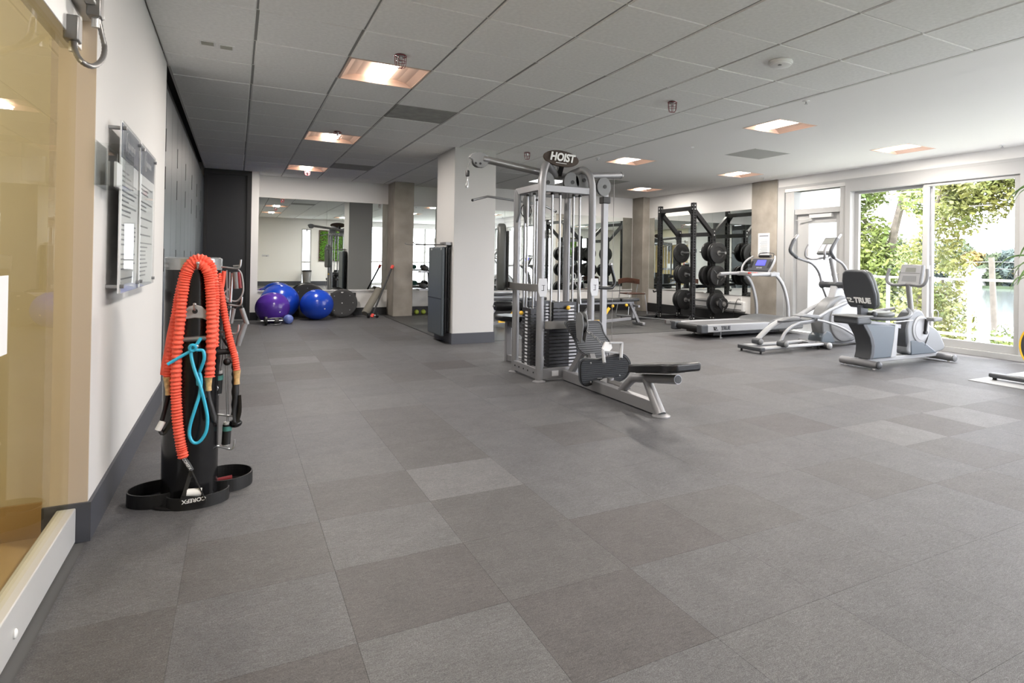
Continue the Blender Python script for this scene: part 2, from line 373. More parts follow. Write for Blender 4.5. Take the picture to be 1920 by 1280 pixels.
for a in range(len(xsx)-1):
    for b in range(len(ys)-1):
        cx_, cy_ = (xsx[a]+xsx[a+1])/2, (ys[b]+ys[b+1])/2
        if any(h[0] < cx_ < h[2] and h[1] < cy_ < h[3] for h in holes): continue
        dry.box(xsx[a], ys[b], CEIL, xsx[a+1], ys[b+1], CEIL+.1)
bmx = dry
dro = struct('ceiling_plaster', dry, M_dry)

def fixture(x0, y0, sx, sy, label, plaster):
    t = thing('ceiling_light', label, 'ceiling light', (x0+sx/2, y0+sy/2, CEIL), 'recessed troffer lights')
    x1, y1 = x0+sx, y0+sy; xm = (x0+x1)/2; h = .055; w = .085
    prof = [(x0+.012, 0), (x0+.06, h*.62), (x0+.13, h*.95), (xm-w, h)]
    for sgn in (1, -1):
        mb = MB(); P = [((x if sgn > 0 else 2*xm-x), z) for x, z in prof]
        for (a, za), (b, zb) in zip(P, P[1:]):
            mb.add([(a, y0+.012, CEIL+za), (b, y0+.012, CEIL+zb), (b, y1-.012, CEIL+zb), (a, y1-.012, CEIL+za)], [(0, 1, 2, 3)])
        obj('reflector', mb, M_refl, t)
    mb = MB().box(x0, y0, CEIL-.002, x0+.014, y1, CEIL+.07).box(x1-.014, y0, CEIL-.002, x1, y1, CEIL+.07)
    mb.box(x0, y0, CEIL-.002, x1, y0+.014, CEIL+.07).box(x0, y1-.014, CEIL-.002, x1, y1, CEIL+.07).box(x0, y0, CEIL+.058, x1, y1, CEIL+.07)
    obj('frame', mb, M_refl, t)
    obj('lens', MB().prism([(xm+w*math.cos(a), y0+.016, CEIL+.03-.026*math.sin(a)) for a in [PI*k/12 for k in range(13)]], (0, sy-.032, 0)), M_lens, t)
    ld = bpy.data.lights.new('lamp', 'AREA'); ld.shape = 'RECTANGLE'; ld.size = .155; ld.size_y = sy-.06; ld.energy = LAMP; ld.color = (1, .93, .86)
    if plaster == 1 and x0 < 0: ld.energy = LAMP*.35
    lo = bpy.data.objects.new('lamp', ld); COL.objects.link(lo); lo.parent = t; lo.location = (0, 0, -.001)
for (i, j), lb in (((1, 1), 'large nearest square lamp in the tile ceiling beside a red sprinkler guard'), ((1, 6), 'second square lamp of the row in the tile ceiling'), ((1, 11), 'farthest square lamp of the row above the exercise balls'),
                   ((5, 5), 'square lamp in the tile ceiling above the cable machine'), ((5, -6), 'square lamp in the tile ceiling behind the camera'), ((1, -4), 'square lamp above the entrance, seen in mirrors')):
    if (i, j) == (5, 5): continue
    fixture(GX+i*TI+.006, GY+j*TI+.006, TI-.012, TI-.012, lb, 0)
for (x, y), lb in zip(LD, ('nearest square lamp in the plain white ceiling', 'square lamp in the white ceiling closest to the big window', 'square lamp in the white ceiling in front of the window door',
        'square lamp in the white ceiling just right of the cable machine', 'farthest square lamp in the white ceiling near the power rack', 'lamp in the white ceiling behind the camera', 'lamp near the window behind the camera', 'lamp above the benches hidden by the machine')):
    if y > 10 and x < 5: continue
    fixture(x, y, .57, .54, lb, 1)

# left wall: pier, cabinets, glass door
struct('wall_left', MB().box(XL-.14, 3.12, 0, XL, 5.84, CEIL+.1), M_wall, bevel=.004)
struct('trim_2', MB().box(XL-.141, 3.113, .15, XL-.001, 3.121, CEIL), M_jamb)
struct('baseboard_left', MB().box(XL, 3.10, 0, XL+.012, 5.84, .155).box(XL-.14, 3.10, 0, XL, 3.115, .155), M_base)
struct('wall_left_back', MB().box(XL-.6, 5.84, 0, XL-.5, YB+.1, CEIL+.1), M_wall)
cabx = XL
lab = ['nearest tall dark storage cabinet beside the white pier', 'second tall dark storage cabinet', 'third tall dark storage cabinet', 'fourth tall dark storage cabinet', 'fifth tall dark storage cabinet', 'last tall dark storage cabinet beside the black end panel']
ys_c = [5.86, 6.95, 8.03, 9.11, 10.19, 11.27, 12.36]
for k in range(6):
    t = thing('storage_cabinet', lab[k], 'cabinet', (cabx-.24, (ys_c[k]+ys_c[k+1])/2, 0), 'tall cabinets along the left wall')
    y0, y1 = ys_c[k], ys_c[k+1]; ym = (y0+y1)/2
    obj('carcass', box(cabx-.48, y0, .0, cabx-.022, y1-.002, 2.50), M_cabd, t)
    for a, b in ((y0, ym), (ym, y1)):
        d = obj('door', box(cabx-.02, a+.004, .03, cabx, b-.004, 2.46), M_cab, t, bevel=.002)
        if a == y0:
            for z in (1.10, 1.75, 2.05): obj('hinge_slot', box(cabx-.004, a+.0, z-.09, cabx+.003, a+.018, z+.09), M_cabd, d)
t = obj('cabinet_valance', MB().box(cabx-.4, 5.85, 2.50, cabx-.05, 12.45, CEIL-.004), M_cabd); t['kind'] = 'structure'; t.name = 'trim_3'
t = thing('end_panel', 'black framed flat panel closing the cabinet row at the back', 'panel', (-.14, 12.45, 0))
obj('panel', box(XL, 12.44, .03, .18, 12.47, CEIL-.01), M_cabend, t)
obj('frame', MB().box(XL+.0, 12.40, 0, XL+.05, 12.44, CEIL-.006).box(.15, 12.40, 0, .22, 12.46, CEIL-.006).box(XL, 12.40, 2.56, .22, 12.46, CEIL-.006), M_baseblk, t)
struct('wall_left_nib', MB().box(.22, 12.42, 0, .335, YB, CEIL+.1).box(XL-.5, 12.47, 0, .22, YB, CEIL+.1), M_wallw)
struct('baseboard_nib', MB().box(.222, 12.405, 0, .345, 12.42, .14).box(.335, 12.41, 0, .347, YB, .14), M_baseblk)

# back wall, left bay and right bay
struct('wall_back', MB().box(-.6, YB, 0, 3.95, YB+.12, CEIL+.1).box(3.85, YB2, 0, XR+.1, YB+.12, CEIL+.1), M_wallw)
struct('baseboard_back', MB().box(.347, YB-.015, 0, 3.85, YB, .145).box(3.84, YB2-.015, 0, 8.2, YB2, .2), M_baseblk)
struct('trim_4', MB().box(.34, YB-.035, .485, 2.62, YB, .505).box(3.84, YB2-.03, .475, 8.2, YB2, .49), M_wallw)
def mirror(name, lb, axis, pos, a0, a1, z0, z1, n, tone=-1):
    t = thing(name, lb, 'mirror', ((a0+a1)/2, pos, z0) if axis == 1 else (pos, (a0+a1)/2, z0), 'wall mirrors')
    for k in range(n):
        a, b = a0+(a1-a0)*k/n+.0015, a0+(a1-a0)*(k+1)/n-.0015
        p = box(a, pos-.008, z0, b, pos, z1) if axis == 1 else box(pos-.008, a, z0, pos, b, z1)
        obj('mirror_pane', p, M_mirror, t)
mirror('wall_mirror', 'long wall mirror behind the exercise balls', 1, YB-.002, .345, 2.70, .505, 2.235, 2)
mirror('wall_mirror', 'narrow wall mirror between concrete column and white pillar', 1, YB-.002, 3.0, 3.84, .505, 2.235, 1)
mirror('wall_mirror', 'wall mirror behind the cable machine and benches', 1, YB2-.002, 3.86, 8.19, .49, 2.18, 4)
mirror('wall_mirror', 'wall mirror on the right wall behind the power rack', 0, XR-.002, 8.47, 11.74, .53, 2.16, 3)
# columns
struct('wall_column_back', MB().box(2.68, 12.32, 0, 3.06, YB, CEIL), M_conc, bevel=.008)
struct('wall_column_corner', MB().box(8.2, 11.76, 0, XR+.02, YB2, CEIL), M_conc, bevel=.008)
# white pillar
struct('wall_pillar', MB().box(2.533, 8.045, 0, 3.12, 8.86, CEIL+.02), M_wall, bevel=.004)
struct('baseboard_pillar', MB().box(2.52, 8.032, 0, 3.133, 8.045, .145).box(2.52, 8.045, 0, 2.533, 8.86, .145).box(3.12, 8.045, 0, 3.133, 8.86, .145), M_base)

# right wall with window door and sliders; the wall is built around its openings
wr = MB(); WT = .28
wr.box(XR, YR, 2.46, XR+WT, 11.9, CEIL+.12)               # head
wr.box(XR, 8.46, 0, XR+WT, YB+.1, 2.46)
wr.box(XR, 6.44, 2.40, XR+WT, 7.69, 2.46)
wr.box(XR, YR, 0, XR+WT, .0, 2.46)
struct('wall_right', wr, M_wallw)
struct('wall_column_right', MB().box(XR-.03, 7.84, 0, XR+WT, 8.46, CEIL), M_conc, bevel=.008)
struct('trim_5', MB().box(XR-.012, 7.69, 0, XR+WT, 7.84, 2.46), M_frame)
struct('baseboard_right', MB().box(XR-.03, 8.46, 0, XR, 11.76, .2), M_baseblk)
# door
d = struct('door_1', MB().box(XR+.10, 6.57, .0, XR+.15, 6.69, 2.0).box(XR+.10, 7.25, 0, XR+.15, 7.50, 2.0).box(XR+.10, 6.69, 1.84, XR+.15, 7.25, 2.0).box(XR+.10, 6.69, 0, XR+.15, 7.25, .25), M_frame, bevel=.003)
obj('door_pane', box(XR+.12, 6.69, .25, XR+.126, 7.25, 1.84), M_glass, d)
obj('door_closer', MB().box(XR+.05, 6.75, 1.93, XR+.10, 7.2, 1.99).bar((XR+.05, 7.15, 1.92), (XR+.02, 7.45, 1.90), .02, .01), M_alu, d)
obj('door_handle', MB().tube([(XR+.10, 6.62, 1.0), (XR+.05, 6.62, 1.0), (XR+.05, 6.74, 1.0)], .009, 8), M_alu, d)
wf = struct('window_1', MB().box(XR+.02, 7.50, 0, XR+.2, 7.56, 2.46).box(XR+.02, 7.56, 0, XR+.2, 7.69, 2.46).box(XR+.02, 6.44, 0, XR+.2, 6.57, 2.46).box(XR+.04, 6.57, 2.0, XR+.18, 7.5, 2.09).box(XR+.04, 6.57, 2.40, XR+.18, 7.5, 2.46), M_frame, bevel=.004)
obj('transom_pane', box(XR+.11, 6.57, 2.09, XR+.116, 7.5, 2.40), M_glass, wf)
def slider(name, y0, y1):
    f = struct(name, MB().box(XR-.02, y0, 0, XR+.16, y0+.09, 2.40).box(XR-.02, y1-.09, 0, XR+.16, y1, 2.40).box(XR-.02, y0, 2.30, XR+.16, y1, 2.46).box(XR-.03, y0, 0, XR+.16, y1, .07), M_frame, bevel=.004)
    ym = (y0+y1)/2; st = .075
    for a, b, x in ((y0+.09, ym+.05, XR+.02), (ym-.05, y1-.09, XR+.09)):
        s = obj('sash', MB().box(x, a, .07, x+.05, a+st, 2.30).box(x, b-st, .07, x+.05, b, 2.30).box(x, a, .07, x+.05, b, .17).box(x, a, 2.26, x+.05, b, 2.30), M_frame, f, bevel=.003)
        obj('pane', box(x+.02, a+st, .17, x+.026, b-st, 2.26), M_glass, s)
        obj('latch', MB().box(x-.015, a+.02, 1.0, x, a+.045, 1.16).tube([(x-.01, a+.03, 1.04), (x-.04, a+.03, 1.06), (x-.01, a+.03, 1.12)], .006, 6), M_alu, s)
    obj('track', box(XR-.03, y0, 0, XR-.015, y1, .02), M_alu, f)
    return f
slider('window_2', 3.86, 6.44); slider('window_3', 1.28, 3.86)
struct('trim_6', MB().box(XR-.012, .0, 2.46, XR, 7.84, 2.50).box(XR-.02, .0, 0, XR+WT, 1.28, 2.46), M_frame)

# rear wall behind the camera (shows in the mirrors)
struct('wall_rear', MB().box(XL-.1, YR-.1, 0, 2.24, YR, CEIL+.1).box(2.60, YR-.1, 0, 4.6, YR, CEIL+.1).box(2.24, YR-.1, 2.25, 2.60, YR, CEIL+.1).box(4.6, YR-.1, 2.42, XR+.2, YR, CEIL+.1).box(2.24, YR-.1, 0, 2.6, YR, .1), M_wallw)
struct('baseboard_rear', MB().box(XL, YR, 0, 2.24, YR+.012, .17).box(2.6, YR, 0, 4.6, YR+.012, .17), M_base)
w4 = struct('window_4', MB().box(2.24, YR-.08, .1, 2.28, YR, 2.25).box(2.55, YR-.08, .1, 2.6, YR, 2.25).box(2.24, YR-.08, .9, 2.6, YR, .96).box(2.24, YR-.08, 2.2, 2.6, YR, 2.25), M_frame)
obj('pane', box(2.28, YR-.05, .1, 2.55, YR-.044, 2.2), M_glass, w4)
w5 = struct('window_5', MB().box(4.6, YR-.08, 0, 4.68, YR, 2.42).box(5.85, YR-.08, 0, 5.93, YR, 2.42).box(7.1, YR-.08, 0, 7.18, YR, 2.42).box(8.3, YR-.08, 0, XR, YR, 2.42).box(4.6, YR-.08, 0, XR, YR, .1).box(4.6, YR-.08, .95, XR, YR, 1.0), M_frame)
obj('pane', box(4.68, YR-.05, .1, 8.3, YR-.044, 2.42), M_glass, w5)

# corridor behind the glass door
struct('floor_corridor', MB().box(-2.3, YR-.1, -.12, XL-.1, 3.24, -.002), M_tan)
for k in range(3):
    for q in range(7):
        obj('floor_tile', box(-2.3+.57*k+.002, YR+.6*q+.002, -.002, -2.3+.57*(k+1)-.002, min(3.24, YR+.6*(q+1))-.002, .002), M_tan, bpy.data.objects['floor_corridor'])
struct('wall_corridor', MB().box(-2.4, YR, 0, -2.3, 3.3, CEIL+.1).box(-2.3, 3.24, 0, XL-.14, 3.34, CEIL+.1).box(-2.3, YR-.1, 0, XL-.1, YR, CEIL+.1).box(-.66, YR, 2.3, XL-.1, 3.12, CEIL+.1), M_hallw)
struct('ceiling_corridor', MB().box(-2.4, YR, 2.60, XL-.14, 3.3, 2.7), M_ctile)
struct('baseboard_corridor', MB().box(-2.3, 3.225, 0, XL-.14, 3.24, .14), M_tan)
fixture(-1.75, 1.9, .57, .54, 'warm lamp seen through the yellow tinted glass', 1)
for o in bpy.data.objects:
    if o.name.startswith('ceiling_light') and abs(o.location.x+1.465) < .02: o.location.z = 2.60-.001
g = thing('glass_door', 'yellowish sliding glass door with a silver bottom rail', 'sliding door', (-.56, 1.5, 0))
obj('glass_panel', box(-.572, -.4, .13, -.560, 3.10, 1.99), M_yglass, g)
obj('bottom_rail', MB().box(-.595, -.4, .004, -.535, 3.10, .14), M_alu, g, bevel=.004)
obj('top_rail', MB().box(-.60, -.4, 1.93, -.535, 3.04, 2.06), M_alu, g, bevel=.003)
obj('rail_screw', MB().sph((-.533, 2.33, .055), .006, .014, .014, 10, 6).sph((-.533, 1.2, .055), .006, .014, .014, 10, 6), M_white, g)
hg = obj('note', box(-.558, 1.6, .86, -.556, 2.30, 1.08), M_paper, g, label='white sheet taped on the glass')
tg = obj('sliding_track', MB().box(-.61, -.4, 2.07, -.50, 3.12, 2.30).box(-.50, -.4, 2.07, -.47, 3.07, 2.085).box(-.50, -.4, 2.23, -.485, 3.07, 2.30), M_alu, None, bevel=.003)
tag(tg, 'long aluminium sliding track above the glass door', 'door track')
cj = thing('conduit', 'flexible steel conduit loop between two metal boxes above the door', 'cable conduit', (-.52, 3.0, 2.0))
pa, pb = PX(147, 78, 0, -.515), PX(183, 28, 0, -.47)
loop = cr([PX(x, y, 0, xx) for x, y, xx in ((138, 74, -.52), (141, 95, -.50), (153, 115, -.46), (174, 124, -.44), (191, 112, -.44), (196, 90, -.45), (190, 60, -.46), (184, 32, -.47))], 8)
obj('hose', tube(loop, 0, 10, rf=lambda i: .0085+.0012*(i % 2)), M_gsteel, cj)
for (x, y, xx) in ((138, 55, -.52), (180, 12, -.475)):
    p = PX(x, y, 0, xx); obj('junction_box', box(p.x-.025, p.y-.03, p.z-.045, p.x+.02, p.y+.03, p.z+.045), M_gsteel, cj, bevel=.006)
    obj('fitting', MB().cyl(p+V((0, 0, -.045)), p+V((0, 0, -.08)), .013, n=12), M_alu, cj)

# signs on the pier
def sign(y0, y1, z0, z1, lb):
    t = thing('notice_board', lb, 'sign', (XL, (y0+y1)/2, z0), 'acrylic notices on the white pier')
    x = XL+.045
    obj('backing', box(x, y0, z0, x+.005, y1, z1), M_paper, t)
    obj('header', box(x+.0052, y0+.012, z1-.16, x+.007, y1-.012, z1-.008), M_navy, t)
    mb = MB(); rnd = random.Random(int(y0*99)); z = z1-.22
    while z > z0+.05:
        a = y0+.05; L_ = (y1-y0-.1)*rnd.choice((.9, .8, .55, .95, .4)); mb.box(x+.0052, a, z, x+.0062, a+L_, z+.007); z -= rnd.choice((.022, .022, .022, .045))
    obj('printed_text', mb, M_ink, t, stuff=True)
    ym = (y0+y1)/2
    rn = MB().tube([(x+.008, ym-.12+.035*math.cos(a), z1-.08+.05*math.sin(a)) for a in [2*PI*k/24 for k in range(24)]], .0018, 5, closed=True)
    obj('logo_ring', rn, M_white, t)
    text('heading', 'Victoria'[:0]+'Vivarium'[:0]+'V—', .001, (x+.008, ym, z1-.09), (0, 1, 0), (0, 0, 1), M_white, t) if False else None
    sc = MB().tube(cr([(x+.008, ym-.12+k*.022, z1-.085+.014*((-1)**k)) for k in range(12)], 5), .0017, 5)
    obj('logo_script', sc, M_white, t)
    obj('acrylic_cover', box(x+.009, y0, z0, x+.012, y1, z1), M_acry, t)
    for yy in (y0+.03, y1-.03):
        for zz in (z0+.03, z1-.03): obj('standoff', MB().cyl((XL, yy, zz), (x+.02, yy, zz), .009, n=12), M_chrome, t)
sign(3.37, 3.93, .97, 1.735, 'nearer tall acrylic notice with a dark logo header')
sign(4.0, 4.62, .97, 1.735, 'farther tall acrylic notice beside the cabinets')
t = thing('leaflet_holder', 'clear plastic leaflet holder on the pier beside the notices', 'leaflet holder', (XL, 3.2, 1.42))
obj('pocket', MB().box(XL, 3.10, 1.42, XL+.005, 3.34, 1.60).box(XL, 3.10, 1.42, XL+.10, 3.104, 1.59).box(XL, 3.336, 1.42, XL+.10, 3.34, 1.59).box(XL+.096, 3.10, 1.42, XL+.10, 3.34, 1.57).box(XL, 3.10, 1.42, XL+.1, 3.34, 1.424).box(XL+.04, 3.10, 1.42, XL+.043, 3.34, 1.58), M_acry, t)
obj('leaflet', box(XL+.05, 3.20, 1.425, XL+.06, 3.33, 1.53), M_paper, t)

# ceiling odds and ends
def sprinkler(x, y, lb):
    t = thing('sprinkler_guard', lb, 'sprinkler', (x, y, CEIL), 'caged sprinklers in the tile ceiling')
    obj('escutcheon', MB().lathe((x, y, CEIL+.001), (0, 0, -1), [(.04, 0), (.036, .008), (.015, .02), (.012, .05)], 20), M_chrome, t)
    mb = MB().tube([(x+.042*math.cos(a), y+.042*math.sin(a), CEIL-.012) for a in [2*PI*k/20 for k in range(20)]], .0035, 6, closed=True)
    mb.tube([(x+.040*math.cos(a), y+.040*math.sin(a), CEIL-.055) for a in [2*PI*k/20 for k in range(20)]], .002, 6, closed=True)
    for k in range(6):
        a = PI*k/3; c, s = math.cos(a), math.sin(a)
        mb.tube(cr([(x+.042*c, y+.042*s, CEIL-.012), (x+.04*c, y+.04*s, CEIL-.06), (x+.03*c, y+.03*s, CEIL-.095), (x, y, CEIL-.1)], 3), .0022, 5)
    obj('cage', mb, M_dred, t)
for x, y, lb in ((1.03, 4.62, 'red wire sprinkler guard beside the nearest ceiling lamp'), (1.03, 7.85, 'red wire sprinkler guard beside the second ceiling lamp'), (1.04, 11.55, 'red wire sprinkler guard near the farthest tile ceiling lamp'),
                 (3.50, 7.85, 'red wire sprinkler guard above the sign of the cable machine'), (3.52, 4.60, 'red wire sprinkler guard nearest the white ceiling edge')): sprinkler(x, y, lb)
t = thing('ceiling_speaker', 'round white ceiling speaker disc in a ceiling tile', 'ceiling speaker', (3.49, 3.26, CEIL))
obj('rim', MB().lathe((3.49, 3.26, CEIL), (0, 0, -1), [(.085, 0), (.088, .012), (.082, .022), (.08, .024)], 32), M_white, t)
obj('face', MB().lathe((3.49, 3.26, CEIL-.02), (0, 0, -1), [(.077, 0), (.075, .012), (.055, .018), (.0, .02)], 32), M_white, t)
obj('sensor', MB().lathe((3.455, 3.235, CEIL-.034), (0, 0, -1), [(.018, 0), (.014, .006), (0, .007)], 14), M_mgrey, t)
for x, y, lb in ((-.20, 5.10, 'left small white ceiling sensor plate above the cabinets'), (-.085, 5.13, 'right small white ceiling sensor plate above the cabinets')):
    t = thing('ceiling_plate', lb, 'ceiling plate', (x, y, CEIL))
    obj('plate', box(x-.05, y-.05, CEIL-.006, x+.05, y+.05, CEIL), M_white, t, bevel=.002); obj('grille', box(x-.04, y-.038, CEIL-.008, x+.036, y+.038, CEIL-.006), mat('grille_beige', (.42, .42, .36), .7), t)
for k, (x, y, lb) in enumerate(((4.53, 3.92, 'small white sprinkler head at the edge of the tile ceiling'), (5.13, 6.29, 'small round white ceiling cap in the white ceiling'), (8.15, 4.05, 'small ceiling sprinkler head near the big window'), (4.55, 7.7, 'tiny sprinkler head behind the machine sign'), (8.0, 7.8, 'tiny ceiling sensor near the concrete column'))):
    t = thing('ceiling_sprinkler', lb, 'sprinkler', (x, y, CEIL))
    obj('plate', MB().lathe((x, y, CEIL), (0, 0, -1), [(.035, 0), (.033, .006), (.01, .009), (.009, .01)], 18), M_white, t)
    if k != 1: obj('deflector', MB().cyl((x, y, CEIL-.005), (x, y, CEIL-.03), .007, n=10).cyl((x, y, CEIL-.03), (x, y, CEIL-.034), .016, n=12), M_chrome, t)
for x, y, lb in ((5.88, 5.90, 'grey access panel in the white ceiling'), (5.75, 9.6, 'farther grey access panel in the white ceiling')):
    t = thing('access_panel', lb, 'ceiling panel', (x+.31, y+.28, CEIL)); obj('panel', box(x, y, CEIL-.004, x+.62, y+.56, CEIL), mat('access_panel_grey', (.43, .43, .41), .8), t); obj('frame', MB().box(x-.012, y-.012, CEIL-.003, x, y+.572, CEIL).box(x+.62, y-.012, CEIL-.003, x+.632, y+.572, CEIL), M_tee2, t)

# poster on the concrete column, outlet and heater on the right wall
t = thing('paper_notice', 'white printed sheet taped to the concrete column', 'notice', (XR-.03, 8.14, 1.38))
obj('sheet', box(XR-.034, 8.0, 1.28, XR-.0305, 8.28, 1.70), M_paper, t)
mb = MB(); mb.box(XR-.036, 8.03, 1.64, XR-.0342, 8.25, 1.66)
for k in range(16): mb.box(XR-.0355, 8.05, 1.60-k*.018, XR-.0343, 8.05+.16+.03*((k*7) % 3)/2, 1.604-k*.018)
obj('printed_text', mb, M_ink, t, stuff=True)
t = thing('wall_heater', 'low white baseboard heater on the right wall', 'heater', (XR-.05, 9.3, .2))
obj('casing', box(XR-.07, 8.6, .23, XR-.001, 10.4, .42), M_white, t, bevel=.01); obj('grille', MB().box(XR-.073, 8.65, .25, XR-.069, 10.35, .27).box(XR-.073, 8.65, .36, XR-.069, 10.35, .385), M_mgrey, t)
t = thing('power_outlet', 'wall outlet with a black cord near the treadmill', 'outlet', (XR-.01, 8.75, .45))
obj('plate', box(XR-.008, 8.71, .40, XR-.001, 8.79, .52), M_white, t); obj('cord', tube(cr([(XR-.01, 8.75, .46), (XR-.08, 8.76, .44), (XR-.12, 8.8, .2), (XR-.1, 8.75, .02), (XR-.3, 8.3, .012), (7.9, 7.9, .012)], 6), .006, 6), M_black, t)

# ---------------------------------------------------------------- multi station cable machine
def T(p, r, n=12, k=6): return tube(cr(p, k), r, n)
gy = thing('cable_machine', 'large silver multi-station cable machine with weight stacks and rowing seat', 'gym machine', (2.79, 5.54, 0))
A, B_, C_, D_ = (2.5, 5.25), (2.5, 5.83), (3.05, 5.25), (3.08, 5.83)
R_ = .036
def arch(p, q, top): return cr([(p[0], p[1], .02), (p[0], p[1], .9), (p[0], p[1], 1.72), (p[0]+(q[0]-p[0])*.06, p[1]+(q[1]-p[1])*.06, 1.95), (p[0]+(q[0]-p[0])*.3, p[1]+(q[1]-p[1])*.3, top), (p[0]+(q[0]-p[0])*.62, p[1]+(q[1]-p[1])*.62, top-.02), (q[0], q[1], top-.08)], 6)
obj('arched_post', tube(arch(A, (2.74, 5.46), 2.07), R_, 16), M_silver, gy)
obj('arched_post', tube(arch(C_, (2.84, 5.46), 2.04), R_, 16), M_silver, gy)
obj('post', tube([(*B_, .02), (*B_, 1.86)], R_, 16), M_silver, gy)
obj('post', tube([(*D_, .02), (*D_, 1.90)], R_, 16), M_silver, gy)
for p in (A, B_, C_, D_): obj('foot_disc', MB().lathe((*p, 0), (0, 0, 1), [(.062, 0), (.062, .008), (.045, .016), (.036, .02)], 24), M_white if False else M_silver, gy)
obj('base_frame', MB().bar((*A, .075), (*B_, .075), .05, .10).bar((*A, .075), (*C_, .075), .05, .10).bar((*B_, .075), (*D_, .075), .05, .10).bar((*C_, .075), (*D_, .075), .05, .10), M_silver, gy, bevel=.004)
for k, y in enumerate((5.32, 5.45, 5.55, 5.66, 5.76)): obj('bolt', MB().cyl((2.472, y, .08), (2.468, y, .08), .008, n=8), M_black, gy)
obj('rating_plate', box(2.62, 5.222, .05, 2.69, 5.224, .10), M_label, gy)
obj('top_frame', MB().bar((2.50, 5.27, 1.83), (3.05, 5.27, 1.83), .05, .065).bar((2.5, 5.25, 1.84), (2.5, 5.83, 1.84), .05, .065).bar((3.06, 5.25, 1.84), (3.08, 5.83, 1.84), .05, .06).bar((2.5, 5.83, 1.84), (3.08, 5.83, 1.84), .05, .06), M_silver, gy, bevel=.004)
obj('top_frame', MB().bar((2.78, 5.28, 1.84), (2.78, 5.83, 1.84), .05, .05), M_gsteel, gy, bevel=.004)
for x, y in ((2.65, 5.33), (2.735, 5.33), (2.90, 5.36), (2.97, 5.36), (2.52, 5.46), (2.52, 5.62), (2.66, 6.0), (2.80, 6.0)):
    z0 = .10; r = .0115
    g2 = obj('guide_rod', tube([(x, y, z0), (x, y, 1.83)], r, 10), M_chrome, gy)
    obj('end_cap', MB().cyl((x, y, 1.78), (x, y, 1.80), .017, n=10), M_black, g2)
for x, y in ((2.83, 5.33), (2.86, 5.30), (2.51, 5.54), (2.73, 6.0)): obj('steel_cable', tube([(x, y, .5), (x, y, 1.86)], .003, 6), M_black, gy)
# weight stacks
def stack(cx, cy, hx, hy, n, z0, face, top_n=0, hx2=0, pin=True):
    ph = .0335
    for k in range(n):
        w = hx if k < n-top_n else hx2
        zz = z0+k*ph; last = k == n-1
        w_p = obj('weight_plate', box(cx-w, cy-hy, zz+.002, cx+w, cy+hy, zz+ph-.003+(.028 if last else 0)), M_plate, gy, bevel=.0015, seg=1)
        if face == 'y': obj('number_label', box(cx+w*.30, cy-hy-.0015, zz+.008, cx+w*.80, cy-hy, zz+ph-.007), M_label, w_p); obj('pin_hole', MB().cyl((cx+w*.12, cy-hy-.001, zz+.017), (cx+w*.12, cy-hy+.001, zz+.017), .006, n=8), M_cabd, w_p)
        else: obj('number_label', box(cx-w-.0015, cy-hy*.30, zz+.008, cx-w, cy+hy*.25, zz+ph-.007), M_label, w_p)
    zt = z0+(n-1)*ph+.005
    if pin:
        q = (cx+hx*.12, cy-hy-.03, zt) if face == 'y' else (cx-hx-.03, cy+hy*.55, zt)
        kn = obj('selector_pin', MB().sph(q, .021, n=16, m=10), M_yel, gy, label='yellow selector pin knob')
        obj('pin_rod', tube([q, (q[0]+(.04 if face != 'y' else 0), q[1]+(.04 if face == 'y' else 0), q[2])], .005, 8), M_chrome, gy)
stack(2.785, 5.345, .165, .055, 18, .115, 'y', 6, .125)
stack(2.545, 5.54, .055, .10, 16, .115, 'x')
stack(2.86, 6.02, .155, .055, 17, .115, 'y', pin=False)
obj('stack_cushion', MB().cyl((2.70, 5.345, .06), (2.70, 5.345, .116), .02, n=12).cyl((2.87, 5.345, .06), (2.87, 5.345, .116), .02, n=12), M_black, gy)
# guard rails around the stack
obj('guard_rail', MB().prism([(2.53, 5.20, .50), (2.58, 5.175, .50), (2.70, 5.16, .50), (2.86, 5.16, .50), (2.98, 5.175, .50), (3.03, 5.20, .50), (3.03, 5.21, .50), (2.98, 5.187, .50), (2.86, 5.172, .50), (2.7, 5.172, .50), (2.58, 5.187, .50), (2.53, 5.21, .50)], (0, 0, .075)), M_gsteel, gy, bevel=.003)
obj('guard_bolt', MB().cyl((2.95, 5.165, .538), (2.95, 5.15, .538), .014, n=12), M_black, gy)
# backrest pad bracket and exercise plaques
obj('pad_bracket', MB().prism([(2.50, 5.20, .85), (2.43, 5.30, .85), (2.40, 5.50, .85), (2.41, 5.75, .85), (2.46, 5.95, .85), (2.47, 5.945, .85), (2.425, 5.75, .85), (2.415, 5.50, .85), (2.445, 5.31, .85), (2.51, 5.215, .85)], (0, 0, .07)), M_gsteel, gy, bevel=.003)
for (cx, cy, nm) in ((2.50, 5.205, 'left'), (3.06, 5.205, 'right')):
    pl_ = obj('exercise_plaque', MB().prism([(cx+x, cy, .89+z) for x, z in ((-.03, -.085), (.03, -.085), (.045, -.04), (.047, .03), (.04, .085), (-.04, .085), (-.047, .03), (-.045, -.04))], (0, -.008, 0)), M_label, gy, bevel=.002)
    obj('figure_mark', MB().box(cx-.015, cy-.0095, .86, cx+.012, cy-.008, .865).box(cx+.005, cy-.0095, .865, cx+.01, cy-.008, .91).box(cx-.012, cy-.0095, .91, cx+.02, cy-.008, .914), M_black, pl_)
obj('backrest_pad', MB().prism([(2.34+x*.35, 5.97+x, z) for x, z in ((-.10, .83), (.10, .83), (.125, .90), (.12, 1.40), (.08, 1.50), (0, 1.52), (-.08, 1.50), (-.12, 1.40), (-.125, .90))], (.085, -.03, 0)), M_gvinyl, gy, bevel=.028, seg=4)
